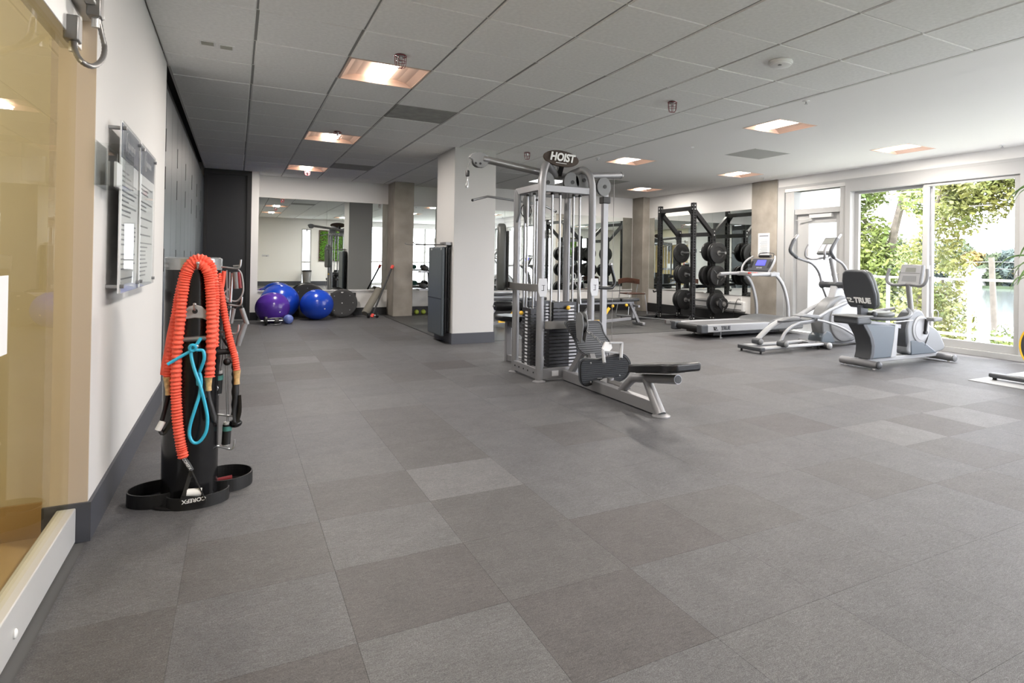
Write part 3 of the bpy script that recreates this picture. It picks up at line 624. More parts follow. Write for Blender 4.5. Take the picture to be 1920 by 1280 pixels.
obj('pad_backing', MB().prism([(2.43+x*.35, 5.94+x, z) for x, z in ((-.09, .86), (.09, .86), (.09, 1.44), (-.09, 1.44))], (.02, -.007, 0)), M_black, gy)
SXo = .36
obj('machine_seat', MB().prism([(2.40+SXo, 6.20, .46), (2.50+SXo, 6.30, .46), (2.50+SXo, 6.62, .46), (2.38+SXo, 6.70, .46), (2.26+SXo, 6.66, .46), (2.20+SXo, 6.56, .46), (2.20+SXo, 6.38, .46), (2.28+SXo, 6.22, .46)], (0, 0, .06)), M_vinyl, gy, bevel=.02, seg=3)
obj('seat_support', MB().bar((2.36+SXo, 6.45, .45), (2.8, 6.1, .30), .07, .09).bar((2.70, 6.5, .0), (2.70, 6.5, .45), .06, .06).bar((2.70, 6.5, .04), (2.8, 5.86, .04), .05, .07), M_silver, gy, bevel=.004)
obj('roller_pad', tube([(2.50, 6.42, .63), (2.515, 6.42, .63), (2.67, 6.37, .63), (2.685, 6.365, .63)], [.045, .056, .056, .045], 20), M_vinyl, gy)
obj('roller_pad', tube([(2.76, 6.34, .63), (2.775, 6.34, .63), (2.92, 6.30, .63), (2.935, 6.29, .63)], [.045, .056, .056, .045], 20), M_vinyl, gy)
obj('roller_arm', MB().tube([(2.48, 6.43, .63), (2.95, 6.29, .63)], .012, 10).bar((2.72, 6.36, .63), (2.75, 6.18, .42), .04, .03), M_silver, gy)
# head: pulleys, arms, sign
hub = V((2.78, 5.48, 1.985))
lh = V((1.99, 5.48, 2.085))
obj('cross_arm', MB().tube([hub, lh], [.034, .036], 16), M_gsteel, gy)
obj('arm_collar', MB().tube([lh+V((.02, 0, -.003)), lh+V((.06, 0, -.008))], .036, 16), M_silver, gy)
ph_ = obj('pulley_housing', MB().prism([(lh.x+x, 5.455, lh.z+z) for x, z in ((.05, .03), (-.0, .055), (-.06, .055), (-.11, .035), (-.135, -.0), (-.10, -.02), (-.09, -.055), (-.05, -.085), (0, -.085), (.035, -.06), (.05, -.03))], (0, .012, 0)).prism([(lh.x+x, 5.49, lh.z+z) for x, z in ((.05, .03), (-.0, .055), (-.06, .055), (-.11, .035), (-.135, -.0), (-.10, -.02), (-.09, -.055), (-.05, -.085), (0, -.085), (.035, -.06), (.05, -.03))], (0, .012, 0)), M_mgrey, gy, bevel=.002)
obj('pulley_wheel', MB().cyl((lh.x-.045, 5.467, lh.z-.025), (lh.x-.045, 5.49, lh.z-.025), .062, n=24), M_black, ph_)
for x, z in ((-.075, -.05), (-.03, -.05)): obj('housing_bolt', MB().cyl((lh.x+x, 5.452, lh.z+z), (lh.x+x, 5.456, lh.z+z), .011, n=12), M_black, ph_)
lc = V((lh.x-.125, 5.478, lh.z-.02))
obj('hanging_cable', tube([lc, lc+V((-.02, 0, -.10))], .003, 6), M_gsteel, gy)
obj('cable_stop', tube([lc+V((-.02, 0, -.10)), lc+V((-.02, 0, -.11)), lc+V((-.02, 0, -.15)), lc+V((-.02, 0, -.158))], [.014, .019, .019, .012], 12), M_black, gy)
obj('snap_hook', tube(cr([lc+V(v) for v in ((-.02, 0, -.16), (-.021, 0, -.20), (-.038, 0, -.25), (-.015, 0, -.255), (-.012, 0, -.20), (-.018, 0, -.17))], 4), .0045, 6), M_chrome, gy)
rh = V((3.60, 5.60, 2.075))
obj('cross_arm', MB().tube([hub, rh], .034, 16), M_silver, gy)
obj('arm_end_cap', MB().tube([rh, rh+V((.02, .003, .0))], [.038, .03], 16), M_gsteel, gy)
for x, z, ang in ((2.60, 1.90, 0), (2.87, 1.92, 0), (3.0, 1.95, 0), (3.36, 1.93, 0)):
    y = 5.35 if x < 3.1 else 5.54
    h_ = obj('pulley_housing', MB().prism([(x+.085*math.cos(a), y, z+.10*math.sin(a)) for a in [2*PI*k/20 for k in range(20)]], (0, .01, 0)).prism([(x+.08*math.cos(a), y+.04, z+.09*math.sin(a)) for a in [2*PI*k/20 for k in range(20)]], (0, .01, 0)), M_mgrey, gy, bevel=.002)
    obj('pulley_wheel', MB().cyl((x, y+.012, z), (x, y+.038, z), .07, n=24), M_black, h_)
    obj('housing_bolt', MB().cyl((x+.01, y-.004, z), (x+.01, y, z), .02, n=14), M_black, h_)
for x, y in ((2.47, 5.80), (2.60, 5.86)):
    h_ = obj('lat_pulley_shroud', MB().prism([(x, y+a, z) for a, z in ((-.06, 1.62), (.0, 1.52), (.06, 1.60), (.07, 1.78), (.0, 1.86), (-.06, 1.80))], (.03, 0, 0)), M_mgrey, gy, bevel=.01)
obj('pulley_ring', MB().tube([(2.63+.06*math.cos(a), 5.9, 1.66+.07*math.sin(a)) for a in [2*PI*k/24 for k in range(24)]], .005, 6, closed=True), M_black, gy)
br = obj('brand_plate', MB().prism([(2.735+.215*math.cos(a), 5.31+.045*math.cos(a), 2.135+.078*math.sin(a)) for a in [2*PI*k/40 for k in range(40)]], (.004, .03, 0)), M_brown, gy, bevel=.004, label='brown oval brand plate on top')
text('brand_text', 'HOIST', .105, (2.735, 5.301, 2.142), (1, .21, 0), (0, 0, 1), M_white, br, .003, .25, .004)
obj('brand_line', MB().bar((2.66, 5.286, 2.088), (2.79, 5.313, 2.088), .003, .005), M_white, br)
obj('brand_bracket', MB().bar((2.76, 5.36, 2.1), (2.78, 5.46, 2.0), .05, .05), M_black, gy)
obj('lat_bar', tube(cr([(2.15, 6.2, 1.765), (2.30, 6.2, 1.81), (2.34, 6.2, 1.813), (2.62, 6.2, 1.79), (2.92, 6.2, 1.765), (2.98, 6.2, 1.755), (3.12, 6.2, 1.70)], 4), .0125, 10), M_chrome, gy)
obj('bar_tip', MB().sph((2.148, 6.2, 1.764), .0145, n=10, m=8).sph((3.125, 6.2, 1.698), .0145, n=10, m=8), M_black, gy)
# outboard column on the right
obj('column', MB().bar((3.42, 5.62, .03), (3.42, 5.62, 1.97), .062, .05, (0, 1, 0)), M_silver, gy, bevel=.004)
obj('column_foot', MB().bar((3.08, 5.80, .05), (3.48, 5.60, .05), .05, .07).cyl((3.46, 5.6, .0), (3.46, 5.6, .22), .012, n=12).cyl((3.50, 5.62, .0), (3.50, 5.62, .22), .012, n=12), M_silver, gy)
obj('column_clamp', box(3.375, 5.575, 1.76, 3.465, 5.665, 1.83), M_black, gy, bevel=.006)
obj('side_cable', tube([(3.52, 5.6, .3), (3.52, 5.6, 2.06)], .003, 6), M_gsteel, gy)
hd = obj('swivel_handle', T([(3.10, 5.24, .885), (3.25, 5.22, .88), (3.29, 5.22, .90), (3.305, 5.22, .95), (3.27, 5.22, 1.06), (3.255, 5.22, 1.11)], .017), M_vinyl, gy)
obj('handle_cap', MB().sph((3.254, 5.22, 1.115), .021, n=14, m=10), M_chrome, hd)
obj('strap_hook', T([(2.93, 5.42, 1.03), (2.95, 5.38, 1.0), (2.93, 5.36, .93), (2.96, 5.36, .88)], .006, 8), M_chrome, gy)
obj('curved_tube', T([(2.98, 5.40, 1.05), (3.0, 5.38, .98), (2.98, 5.36, .85), (2.98, 5.34, .72)], .012, 10), M_chrome, gy)
# low row station
obj('row_beam', MB().bar((2.765, 5.22, .055), (2.765, 3.74, .055), .065, .09), M_silver, gy, bevel=.004)
obj('seat_post', T([(2.765, 4.24, .085), (2.765, 4.17, .14), (2.765, 4.07, .215), (2.765, 3.98, .235), (2.765, 3.8, .262), (2.765, 3.50, .308)], .034, 16), M_silver, gy)
obj('tube_opening', tube([(2.765, 3.502, .308), (2.765, 3.497, .309)], .029, 16), M_black, gy)
obj('seat_leg', tube([(2.765, 3.89, .25), (2.765, 3.70, .012)], [.036, .042], 16), M_silver, gy)
obj('foot_disc', MB().lathe((2.765, 3.695, 0), (0, 0, 1), [(.07, 0), (.07, .008), (.05, .016), (.036, .02)], 24), M_silver, gy)
obj('row_seat', MB().prism([(2.765+a, y, .285+(4.0-y)*.155) for a, y in ((-.115, 3.98), (.115, 3.98), (.13, 3.90), (.13, 3.68), (.095, 3.60), (.095, 3.54), (.13, 3.47), (.13, 3.41), (.105, 3.38), (-.105, 3.38), (-.13, 3.41), (-.13, 3.47), (-.095, 3.54), (-.095, 3.60), (-.13, 3.68), (-.13, 3.90))], (0, 0, .062)), M_vinyl, gy, bevel=.016, seg=3)
obj('seat_plate', MB().bar((2.765, 3.95, .288), (2.765, 3.5, .358), .12, .01), M_black, gy)
def footplate(c, pts, tilt, nr):
    # kidney shaped foot plate facing the seat, leaning back
    ct, st = math.cos(tilt), math.sin(tilt)
    def P(a, b, d=0): return V((c[0]+a, c[1]+b*st-d*ct, c[2]+b*ct-d*st*-1*0+d*st))
    q = cr([(a, b, 0) for a, b in pts], 5, closed=True)
    fp = obj('foot_plate', MB().prism([P(p.x, p.y) for p in q], P(0, 0, -.012)-P(0, 0)), M_dgrey, gy)
    inner = [P(p.x*.93, p.y*.93, .003) for p in q]
    obj('stitched_edge', tube(inner, .004, 5, closed=True), M_black, fp)
    xs_ = [p.x for p in q]; zs_ = [p.y for p in q]; mb = MB(); z = min(zs_)*.85
    while z < max(zs_)*.9:
        cut = []
        for a, b in zip(q, q[1:]+q[:1]):
            if (a.y-z)*(b.y-z) < 0: cut.append(a.x+(b.x-a.x)*(z-a.y)/(b.y-a.y))
        cut.sort()
        for e in range(0, len(cut)-1, 2):
            if cut[e+1]-cut[e] > .08: mb.bar(P(cut[e]*.9, z, .003), P(cut[e+1]*.9, z, .003), .004, .005)
        z += .02
    obj('grip_ribs', mb, M_black, fp, stuff=True)
    for a, b in ((-.16, .09), (.13, .11), (-.12, -.10), (.17, -.06)):
        if nr: obj('rivet', MB().sph(P(a, b, .006), .009, n=10, m=6), M_chrome, fp)
footplate((2.83, 4.62, .185), [(1.12*a_, 1.08*b_) for a_, b_ in [(-.24, .09), (-.20, .125), (-.08, .115), (.0, .125), (.10, .145), (.17, .13), (.235, .06), (.255, -.03), (.22, -.10), (.15, -.12), (.09, -.085), (.02, -.07), (-.06, -.11), (-.13, -.135), (-.19, -.10), (-.22, -.03)]], -.35, True)
footplate((2.83, 4.90, .43), [(-.22, .17), (-.12, .18), (.02, .17), (.15, .16), (.18, .05), (.235, -.05), (.20, -.13), (.10, -.18), (-.02, -.165), (-.12, -.10), (-.15, .0), (-.20, .10)], .30, False)
obj('plate_bracket', MB().bar((2.80, 4.66, .10), (2.80, 4.80, .30), .05, .05).bar((2.79, 5.15, .09), (2.82, 4.93, .36), .05, .05).cyl((2.86, 4.56, .06), (2.86, 4.56, .13), .03, n=14), M_silver, gy)
obj('step_hook', MB().prism([(2.80, 4.50, .10), (2.80, 4.25, .096), (2.83, 4.20, .10), (2.86, 4.25, .11), (2.86, 4.50, .11)], (0, 0, .012)), M_gsteel, gy, bevel=.003)
lp = obj('low_pulley', MB().prism([(2.69, 4.83+y, .57+z) for y, z in ((-.03, -.16), (.05, -.12), (.07, 0), (.05, .09), (.0, .12), (-.05, .09), (-.07, 0))], (.012, 0, 0)).prism([(2.735, 4.83+y, .57+z) for y, z in ((-.03, -.16), (.05, -.12), (.07, 0), (.05, .09), (.0, .12), (-.05, .09), (-.07, 0))], (.012, 0, 0)), M_mgrey, gy, bevel=.003)
obj('pulley_wheel', MB().cyl((2.703, 4.83, .57), (2.733, 4.83, .57), .068, n=24), M_black, lp)
c0 = V((2.735, 4.78, .53)); c1 = V((2.84, 4.62, .40))
ch = MB()
for k in range(7):
    a = c0.lerp(c1, k/7); b = c0.lerp(c1, (k+1)/7+.03); m_ = (a+b)/2; dd = (b-a); s_ = V((.012, 0, .006)) if k % 2 else V((0, .008, .012))
    ch.tube(cr([a, m_+s_, b, m_-s_], 4, closed=True), .0035, 5, closed=True)
obj('chain', ch, M_chrome, gy)
hv = obj('row_handle', MB().prism([c1+V((a, -.02, b)) for a, b in ((-.01, .04), (.05, .03), (.06, -.02), (.03, -.05), (-.02, -.05), (-.045, -.02))], (0, .02, 0)), M_white, gy, bevel=.004)
obj('handle_grip', MB().tube([c1+V((-.045, -.03, -.03)), c1+V((-.07, -.10, -.13))], .015, 12).tube([c1+V((.15, -.03, .02)), c1+V((.10, -.10, -.10))], .015, 12).bar(c1+V((.03, -.02, .03)), c1+V((.16, -.03, .025)), .03, .012).bar(c1+V((-.04, -.02, -.04)), c1+V((.10, -.05, -.06)), .03, .012), M_lsilv, hv)

# ---------------------------------------------------------------- accessory tower
TX, TY, TR, TH = -.175, 3.455, .114, 1.135
tw = thing('accessory_tower', 'black round storage column with hooks and looped floor tray', 'storage column', (TX, TY, 0))
obj('tube_body', MB().lathe((TX, TY, 0), (0, 0, 1), [(TR, .0), (TR, 1.075)], 48), M_blkgl, tw)
obj('clear_cap', MB().lathe((TX, TY, 1.076), (0, 0, 1), [(TR+.002, 0), (TR+.003, .052), (TR-.006, .058), (TR-.03, .052)], 48), mat('frosted_clear_rim', (.36, .38, .39), .12, .5), tw)
obj('base_disc', MB().lathe((TX, TY, 0), (0, 0, 1), [(.17, 0), (.17, .008), (TR+.01, .012)], 40), M_blkmet, tw)
def loop_band(c, rx, ry, h, a0, a1, rot):
    mb = MB(); n = 40; P = []
    for k in range(n+1):
        a = a0+(a1-a0)*k/n; x, y = rx*math.cos(a), ry*math.sin(a); P.append((c[0]+x*math.cos(rot)-y*math.sin(rot), c[1]+x*math.sin(rot)+y*math.cos(rot), 0))
    ins = [((p[0]-c[0])*.955+c[0], (p[1]-c[1])*.955+c[1], 0) for p in P]
    for k in range(n):
        a, b, d_, e = P[k], P[k+1], ins[k+1], ins[k]
        mb.add([a, b, d_, e, (a[0], a[1], h), (b[0], b[1], h), (d_[0], d_[1], h), (e[0], e[1], h)], [(0,1,2,3),(4,5,6,7),(0,1,5,4),(2,3,7,6)])
    return mb
obj('tray_loop', loop_band((-.295, 3.47), .125, .115, .062, .3, 2*PI-.3, -.1), M_black, tw)
obj('tray_loop', loop_band((-.03, 3.56), .12, .13, .062, -2.4, 2.2, .2), M_black, tw)
obj('tray_loop', loop_band((-.135, 3.355), .125, .085, .055, -PI-.05, .05, .15), M_black, tw)
obj('tray_floor', MB().lathe((-.29, 3.47, 0), (0, 0, 1), [(.115, .001), (.115, .005)], 30).lathe((-.03, 3.56, 0), (0, 0, 1), [(.11, .001), (.11, .004)], 30), M_blkmet, tw)
ty = TY-TR                                                   # front face of the column
def PT(x, y, yy=3.325): return PX(x, y, 1, yy)
for (x, y) in ((372, 502), (366, 578), (370, 655)):
    p = PT(x, y, ty+.004); obj('hook', MB().tube(cr([p, p+V((0, -.03, -.005)), p+V((0, -.045, .005)), p+V((0, -.048, .02))], 4), .005, 8).sph(p+V((0, -.048, .022)), .008, n=10, m=6), M_chrome, tw)
for (x, y, x2, y2) in ((402, 498, 450, 500), (402, 566, 452, 570), (402, 619, 446, 622), (402, 776, 440, 776), (402, 835, 438, 838)):
    p, q = PX(x, y, 1, 3.43), PX(x2, y2, 1, 3.43)
    obj('side_hook', tube(cr([p, p.lerp(q, .5)+V((0, 0, -.006)), q+V((-.015, 0, -.008)), q+V((0, 0, .0)), q+V((.004, 0, .035))], 4), .0045, 8), M_chrome, tw)
def rope(name, lb, pts, r, m, cat, yy=3.32, ripple=True, grp=None):
    P = cr([PT(x, y, q[0] if q else yy) for x, y, *q in pts], 14)
    out = [P[0]]; acc = 0
    for a, b in zip(P, P[1:]):
        acc += (b-a).length
        if acc > .0042: out.append(b); acc = 0
    rnd = random.Random(3)
    rf = (lambda i: r*(1+.13*((i % 2)*2-1)+rnd.uniform(-.05, .05))) if ripple else (lambda i: r)
    return tag(obj(name, tube(out, 0, 10, rf=rf), m), lb, cat, grp)
def strap_set(parent, p0, gold_end, pts, wide=.02):
    obj('gold_ferrule', tube([p0, p0.lerp(gold_end, .2), p0.lerp(gold_end, .7), gold_end], [.017, .015, .012, .013], 10), M_gold, parent)
    obj('black_strap', MB().tube(cr([gold_end]+pts, 4), wide*.5, 8, flat=.45), M_black, parent)
band1 = rope('resistance_band', 'longest coral red sleeved band, hung over the top hook down to the tray', [(344, 858), (340, 838), (334, 800), (331, 760), (330, 720), (332, 660), (338, 600), (343, 550), (350, 515), (362, 497), (376, 496), (389, 510), (394, 540), (396, 580), (396, 640), (393, 706)], .0205, M_red, 'resistance band')
strap_set(band1, PT(391, 706), PT(391, 732), [PT(394, 750), PT(400, 770), PT(404, 790), PT(398, 788), PT(391, 765), PT(387, 745)])
wb = obj('webbing', MB().tube(cr([PT(343, 858), PT(352, 870), PT(359, 882)], 4), .013, 8, flat=.5), M_black, band1)
text('webbing_text', 'MAXWRAP'[:0]+'COREFX', .016, PT(350.5, 868)+V((.0, -.014, 0)), (PT(359, 882)-PT(343, 858)), (PT(359, 866)-PT(343, 876)), M_white, band1, .0006)
a_, b_, c_ = PT(359, 882, 3.30), PT(343, 934, 3.265), PT(386, 938, 3.265)
obj('handle_strap', MB().bar(a_, b_, .004, .016, (1, 0, 0)).bar(a_, c_, .03, .004, (1, 0, 0)).bar(b_+V((-.01, 0, 0)), c_, .006, .028), M_black, band1)
obj('handle_tube', MB().tube([PT(350, 924, 3.28), PT(378, 922, 3.28)], .018, 12), M_white, band1)
text('handle_text', 'COREFX', .024, (b_+c_)/2+V((-.002, -.0065, 0)), (-1, 0, -.05), (0, 0, -1), M_white, band1, .0006, 0, .0006)
band2 = rope('resistance_band', 'second coral red sleeved band, looped left with a black handle', [(315, 706), (319, 670), (326, 620), (332, 580), (338, 548), (348, 508), (362, 488), (380, 485), (396, 500), (402, 540), (403, 560), (402, 600), (401, 650)], .0195, M_red, 'resistance band', yy=3.345)
band2b = obj('band_strand', tube(cr([PT(x, y, 3.35) for x, y in ((309, 702), (311, 685), (316, 660), (322, 625), (330, 590))], 12), .018, 10), M_red, band2)
strap_set(band2, PT(314, 706, 3.34), PT(316, 740, 3.34), [PT(310, 765, 3.34), PT(301, 800, 3.34), PT(306, 812, 3.34), PT(318, 795, 3.34), PT(327, 765, 3.34), PT(322, 745, 3.34)], .024)
obj('grip', MB().tube([PT(296, 806, 3.33), PT(305, 790, 3.33)], .013, 10), M_white, band2)
band3 = rope('resistance_band', 'short coral red sleeved band on the right side hook', [(409, 512, 3.42), (412, 535, 3.42), (418, 570, 3.41), (424, 605, 3.40), (432, 640, 3.39), (440, 668, 3.38), (444, 694, 3.38)], .0145, M_red, 'resistance band')
strap_set(band3, PX(444, 694, 1, 3.38), PX(444, 720, 1, 3.38), [PX(444, 745, 1, 3.38), PX(440, 775, 1, 3.38), PX(443, 790, 1, 3.38), PX(449, 770, 1, 3.38), PX(448, 740, 1, 3.38)], .026)
obj('red_cord', tube(cr([PX(x, y, 1, 3.42) for x, y in ((420, 508), (419, 520), (417, 535), (414, 545))], 4), .009, 8), M_red, band3)
# blue tubing tied in a figure eight
bt = tag(obj('exercise_tubing', tube(cr([PT(x, y, q) for x, y, q in ((377, 633, 3.30), (369, 645, 3.30), (361, 655, 3.30), (358, 662, 3.30), (361, 680, 3.30), (367, 700, 3.298), (375, 722, 3.30), (385, 760, 3.31), (389, 785, 3.31), (386, 810, 3.31), (374, 828, 3.31), (362, 829, 3.31), (355, 815, 3.31), (357, 795, 3.31), (366, 765, 3.305), (374, 740, 3.31), (377, 715, 3.31), (374, 700, 3.315), (372, 722, 3.32), (371, 706, 3.32), (377, 690, 3.31), (383, 672, 3.30), (381, 658, 3.30), (372, 656, 3.30), (362, 656, 3.295), (350, 662, 3.30), (334, 671, 3.30), (314, 683, 3.30))], 7), .0072, 10), M_blue), 'bright blue rubber tubing tied in a figure eight on the column', 'exercise tubing')
obj('knot', MB().tube([PT(361, 652, 3.29)+V((.011*math.cos(a), -.005*math.sin(a), .014*math.sin(a))) for a in [2*PI*k/16 for k in range(16)]], .0072, 8, closed=True), M_blue, bt)
# stirrup shaped pulley handle with steel bar
sh = thing('stirrup_bar', 'white steel rowing bar with a half moon plate hanging on the column', 'cable attachment', PT(367, 600, 3.335))
arc = [(-.075, -.075), (-.06, -.05), (-.03, -.034), (0, -.030), (.03, -.034), (.06, -.05), (.075, -.075), (.072, -.04), (.05, -.005), (.025, .022), (0, .03), (-.025, .022), (-.05, -.005), (-.072, -.04)]
c = PT(366, 583, 3.334)
obj('half_moon_plate', MB().prism([c+V((x, 0, z)) for x, z in arc], (0, -.012, 0)), M_lsilv, sh, bevel=.003)
obj('hook_hole', MB().cyl(c+V((0, -.014, 0)), c+V((0, -.010, 0)), .011, n=14), M_black, sh)
obj('crossbar', tube([PT(337, 637, 3.335), PT(406, 632, 3.335)], .0125, 14), M_chrome, sh)
# straight bars, ropes and cords on the right side
S = 3.44
def RP(x, y, yy=S): return PX(x, y, 1, yy)
t = thing('tricep_rope', 'black braided tricep rope with a rubber ball end', 'cable attachment', RP(446, 680))
pts = cr([RP(428, 566), RP(424, 600), RP(432, 640), RP(440, 680), RP(441, 720), RP(440, 780)], 14)
obj('braided_rope', tube(pts, 0, 10, rf=lambda i: .015+.002*math.sin(i*1.3)), M_black, t)
obj('rope_end', MB().sph(RP(441, 793), .030, .030, .021, 18, 12), M_blkgl, t)
for k, (x0, y0, x1, y1, x2, y2, lb) in enumerate(((412, 503, 414, 640, 410, 700, 'thin white cord with a black and teal grip hanging upper right'), (425, 506, 422, 640, 426, 795, 'white cord with a black and teal grip hanging lowest right'))):
    t = thing('corded_handle', lb, 'cable attachment', RP(x2, y2), 'corded grips on the column')
    obj('cord', MB().tube(cr([RP(x0, y0), RP((x0+x1)/2+2, (y0+y1)/2), RP(x1, y1), RP(x2, y2)], 5), .0028, 6).tube(cr([RP(x0+6, y0+4), RP(x1+5, y1), RP(x2+3, y2)], 5), .0028, 6), M_lsilv, t)
    q = RP(x2, y2); obj('grip', MB().cyl(q, q+V((-.004, 0, -.095)), .019, n=16), M_black, t); obj('teal_ring', MB().cyl(q+V((0, 0, -.008)), q+V((0, 0, -.03)), .0205, n=16), M_tealr, t); obj('white_end', MB().lathe(q+V((-.004, 0, -.092)), (0, 0, -1), [(.018, 0), (.015, .008), (.008, .012)], 14), M_white, t)
    obj('top_end', MB().cyl(q, q+V((0, 0, .012)), .016, n=12), M_white, t)
t = thing('steel_bar', 'chrome angled steel bar with a padded white end on the right hooks', 'cable attachment', RP(452, 640))
obj('bar', tube(cr([RP(436, 512), RP(430, 600), RP(428, 640)], 4), .006, 8), M_chrome, t)
obj('lower_bar', tube([RP(460, 606), RP(450, 632), RP(446, 648)], [.012, .015, .011], 14), M_silv2, t)
obj('end_grip', tube([RP(453, 578), RP(463, 608)], .011, 14), M_silv2, t); obj('end_grip', tube([RP(439, 578), RP(433, 606)], .009, 14), M_silv2, t)
obj('black_shackle', tube(cr([RP(440, 580), RP(445, 572), RP(450, 566), RP(454, 578)], 4), .006, 8), M_black, t)
t = thing('jump_rope', 'clear jump rope with grey and red grips on the right hook', 'jump rope', RP(447, 500))
obj('rope', tube(cr([RP(441, 510), RP(435, 535), RP(420, 550), RP(430, 562), RP(446, 563), RP(456, 545), RP(453, 515), RP(446, 505)], 6), .004, 6), M_lsilv, t)
obj('grip', tube([RP(441, 510), RP(443, 541)], .0125, 12), M_mgrey, t); obj('grip', tube([RP(447, 510), RP(450, 540)], .009, 12), M_dred, t)
obj('hanger', MB().tube([RP(437, 499), RP(452, 498)], .005, 8), M_chrome, t)
t = thing('strap_handle', 'black nylon strap with a rubber grip between the ropes', 'cable attachment', RP(410, 640))
obj('strap', tube(cr([RP(405, 515, 3.41), RP(409, 560, 3.41), RP(410, 620, 3.41), RP(408, 660, 3.41)], 5), .006, 6), M_black, t)
obj('grip', MB().tube([RP(403, 660, 3.40), RP(434, 658, 3.40)], .014, 12), M_black, t)
obj('webbing', tube(cr([RP(414, 628, 3.40), RP(424, 645, 3.40), RP(436, 658, 3.40)], 4), .006, 6, flat=.5), M_black, t)
t = thing('short_bar', 'short silver bar end with a black cap sticking out', 'cable attachment', RP(430, 680)); obj('bar', tube([RP(440, 662, 3.45), RP(426, 677, 3.39)], .0165, 14), M_lsilv, t); obj('cap', MB().sph(RP(426, 678, 3.388), .0175, n=14, m=10), M_black, t)
t = thing('ankle_strap', 'folded black strap hanging behind the cords', 'cable attachment', RP(406, 690)); obj('strap', MB().prism([RP(x, y, 3.42) for x, y in ((400, 640), (409, 645), (411, 700), (408, 725), (401, 730), (399, 700))], (0, .02, 0)), M_black, t, bevel=.005); obj('ring', tube([RP(402, 728, 3.415)+V((.014*math.cos(a), 0, .014*math.sin(a))) for a in [2*PI*k/16 for k in range(16)]], .003, 6, closed=True), M_chrome, t)
tag(obj('red_stick', tube([(-.06, 3.50, .045), (.0, 3.50, .05)], .012, 12), M_dred), 'short dark red rod lying in the right tray loop', 'rod')

# ---------------------------------------------------------------- balls and floor things at the back wall
def ball(name, c, r, m, lb, cat, sq=.97):
    t = thing(name, lb, cat, (c[0], c[1], 0)); z = r*sq
    mb = MB(); mb.sph((c[0], c[1], z), r, r, r*sq, 48, 32)
    shl = obj('shell', mb, m, t)
    for k in range(-4, 5):
        a = k*.09; obj('rib', MB().tube([(c[0]+(r+.0004)*math.cos(a)*math.cos(b), c[1]+(r+.0004)*math.cos(a)*math.sin(b), z+r*sq*math.sin(a)) for b in [2*PI*q/48 for q in range(48)]], .0012, 4, closed=True), m, shl)
    d_ = V((.35, -.85, -.2)).normalized(); p = V((c[0], c[1], z)); obj('plug', MB().cyl(p+d_*(r-.004), p+d_*(r+.003), .012, n=12), M_white, t)
ball('exercise_ball', (.70, 12.42), .33, M_ballb, 'largest blue exercise ball behind the purple ball', 'exercise ball')
ball('exercise_ball', (.555, 11.80), .27, M_ballp, 'purple exercise ball nearest the white wall nib', 'exercise ball')
ball('exercise_ball', (1.29, 12.15), .285, M_ballb, 'blue exercise ball in front of the black discs', 'exercise ball')
t = thing('small_ball', 'small pale blue toning ball on the floor', 'ball', (.785, 11.55, 0)); obj('shell', MB().sph((.785, 11.55, .079), .079, n=24, m=16), M_balls, t)
def bosu(name, c, nrm, r, lb, dome):
    t = thing(name, lb, 'balance trainer', (c[0], c[1], 0)); n = V(nrm).normalized(); c = V(c)
    obj('platform', MB().lathe(c, n, [(r-.012, -.02), (r, -.012), (r+.004, 0), (r, .012), (r-.02, .018), (r-.05, .016), (.03, .010), (0, .010)], 56), M_dgrey if False else M_black, t)
    u = n.orthogonal().normalized(); w = n.cross(u)
    for k in range(8):
        a = 2*PI*k/8; obj('screw', MB().cyl(c+(u*math.cos(a)+w*math.sin(a))*r*.72+n*.01, c+(u*math.cos(a)+w*math.sin(a))*r*.72+n*.017, .009, n=10), M_mgrey, t)
    obj('centre_valve', MB().cyl(c+n*.008, c+n*.02, .012, n=12), M_chrome, t)
    obj('label_patch', MB().bar(c+w*r*.0+V((-.02, 0, 0))+V((0, 0, r*.75))+n*.02, c+V((.02, 0, 0))+V((0, 0, r*.75))+n*.02, .003, .012), M_white, t) if dome else None
    obj('dome', MB().lathe(c-n*.02, -n, [(r-.01, 0), (r-.02, .06), (r*.8, .14), (r*.5, .19), (r*.2, .21), (0, .215)], 40), M_ballb if False else M_blkmet, t)
bosu('balance_trainer', (1.76, 12.40, .275), (-.25, -1, .25), .268, 'black round balance trainer leaning, base facing out', True)
bosu('balance_trainer', (1.17, 12.56, .33), (-.3, -1, .22), .315, 'larger black round trainer partly behind the blue ball', False)
t = thing('step_frame', 'black rectangular stand against the wall behind the round trainer', 'stand', (1.83, 12.78, 0)); obj('frame', MB().box(1.60, 12.74, .41, 2.06, 12.80, .45).box(1.60, 12.74, 0, 1.64, 12.80, .42).box(2.02, 12.74, 0, 2.06, 12.80, .42), M_black, t)
t = thing('ab_roller', 'low black and chrome exercise roller lying beside the purple ball', 'exercise roller', (.56, 11.4, 0))
obj('wheel', MB().lathe((.44, 11.42, .075), (1, .1, 0), [(.07, -.02), (.075, 0), (.07, .02)], 24), M_black, t); obj('wheel', MB().lathe((.60, 11.42, .06), (1, .1, 0), [(.055, -.03), (.06, 0), (.055, .03)], 24), M_black, t)
obj('frame', MB().tube(cr([(.44, 11.36, .10), (.5, 11.33, .12), (.66, 11.36, .12), (.70, 11.40, .08)], 5), .010, 8).tube(cr([(.50, 11.3, .03), (.56, 11.26, .025), (.64, 11.28, .03), (.66, 11.33, .05)], 5), .010, 8).tube([(.36, 11.42, .075), (.70, 11.44, .07)], .012, 10), M_chrome, t)
t = thing('foam_mat', 'olive grey rolled foam mat leaning on the wall', 'exercise mat', (2.30, 12.4, 0))
p0, p1 = V((2.17, 12.36, .07)), V((2.50, 12.72, .52))
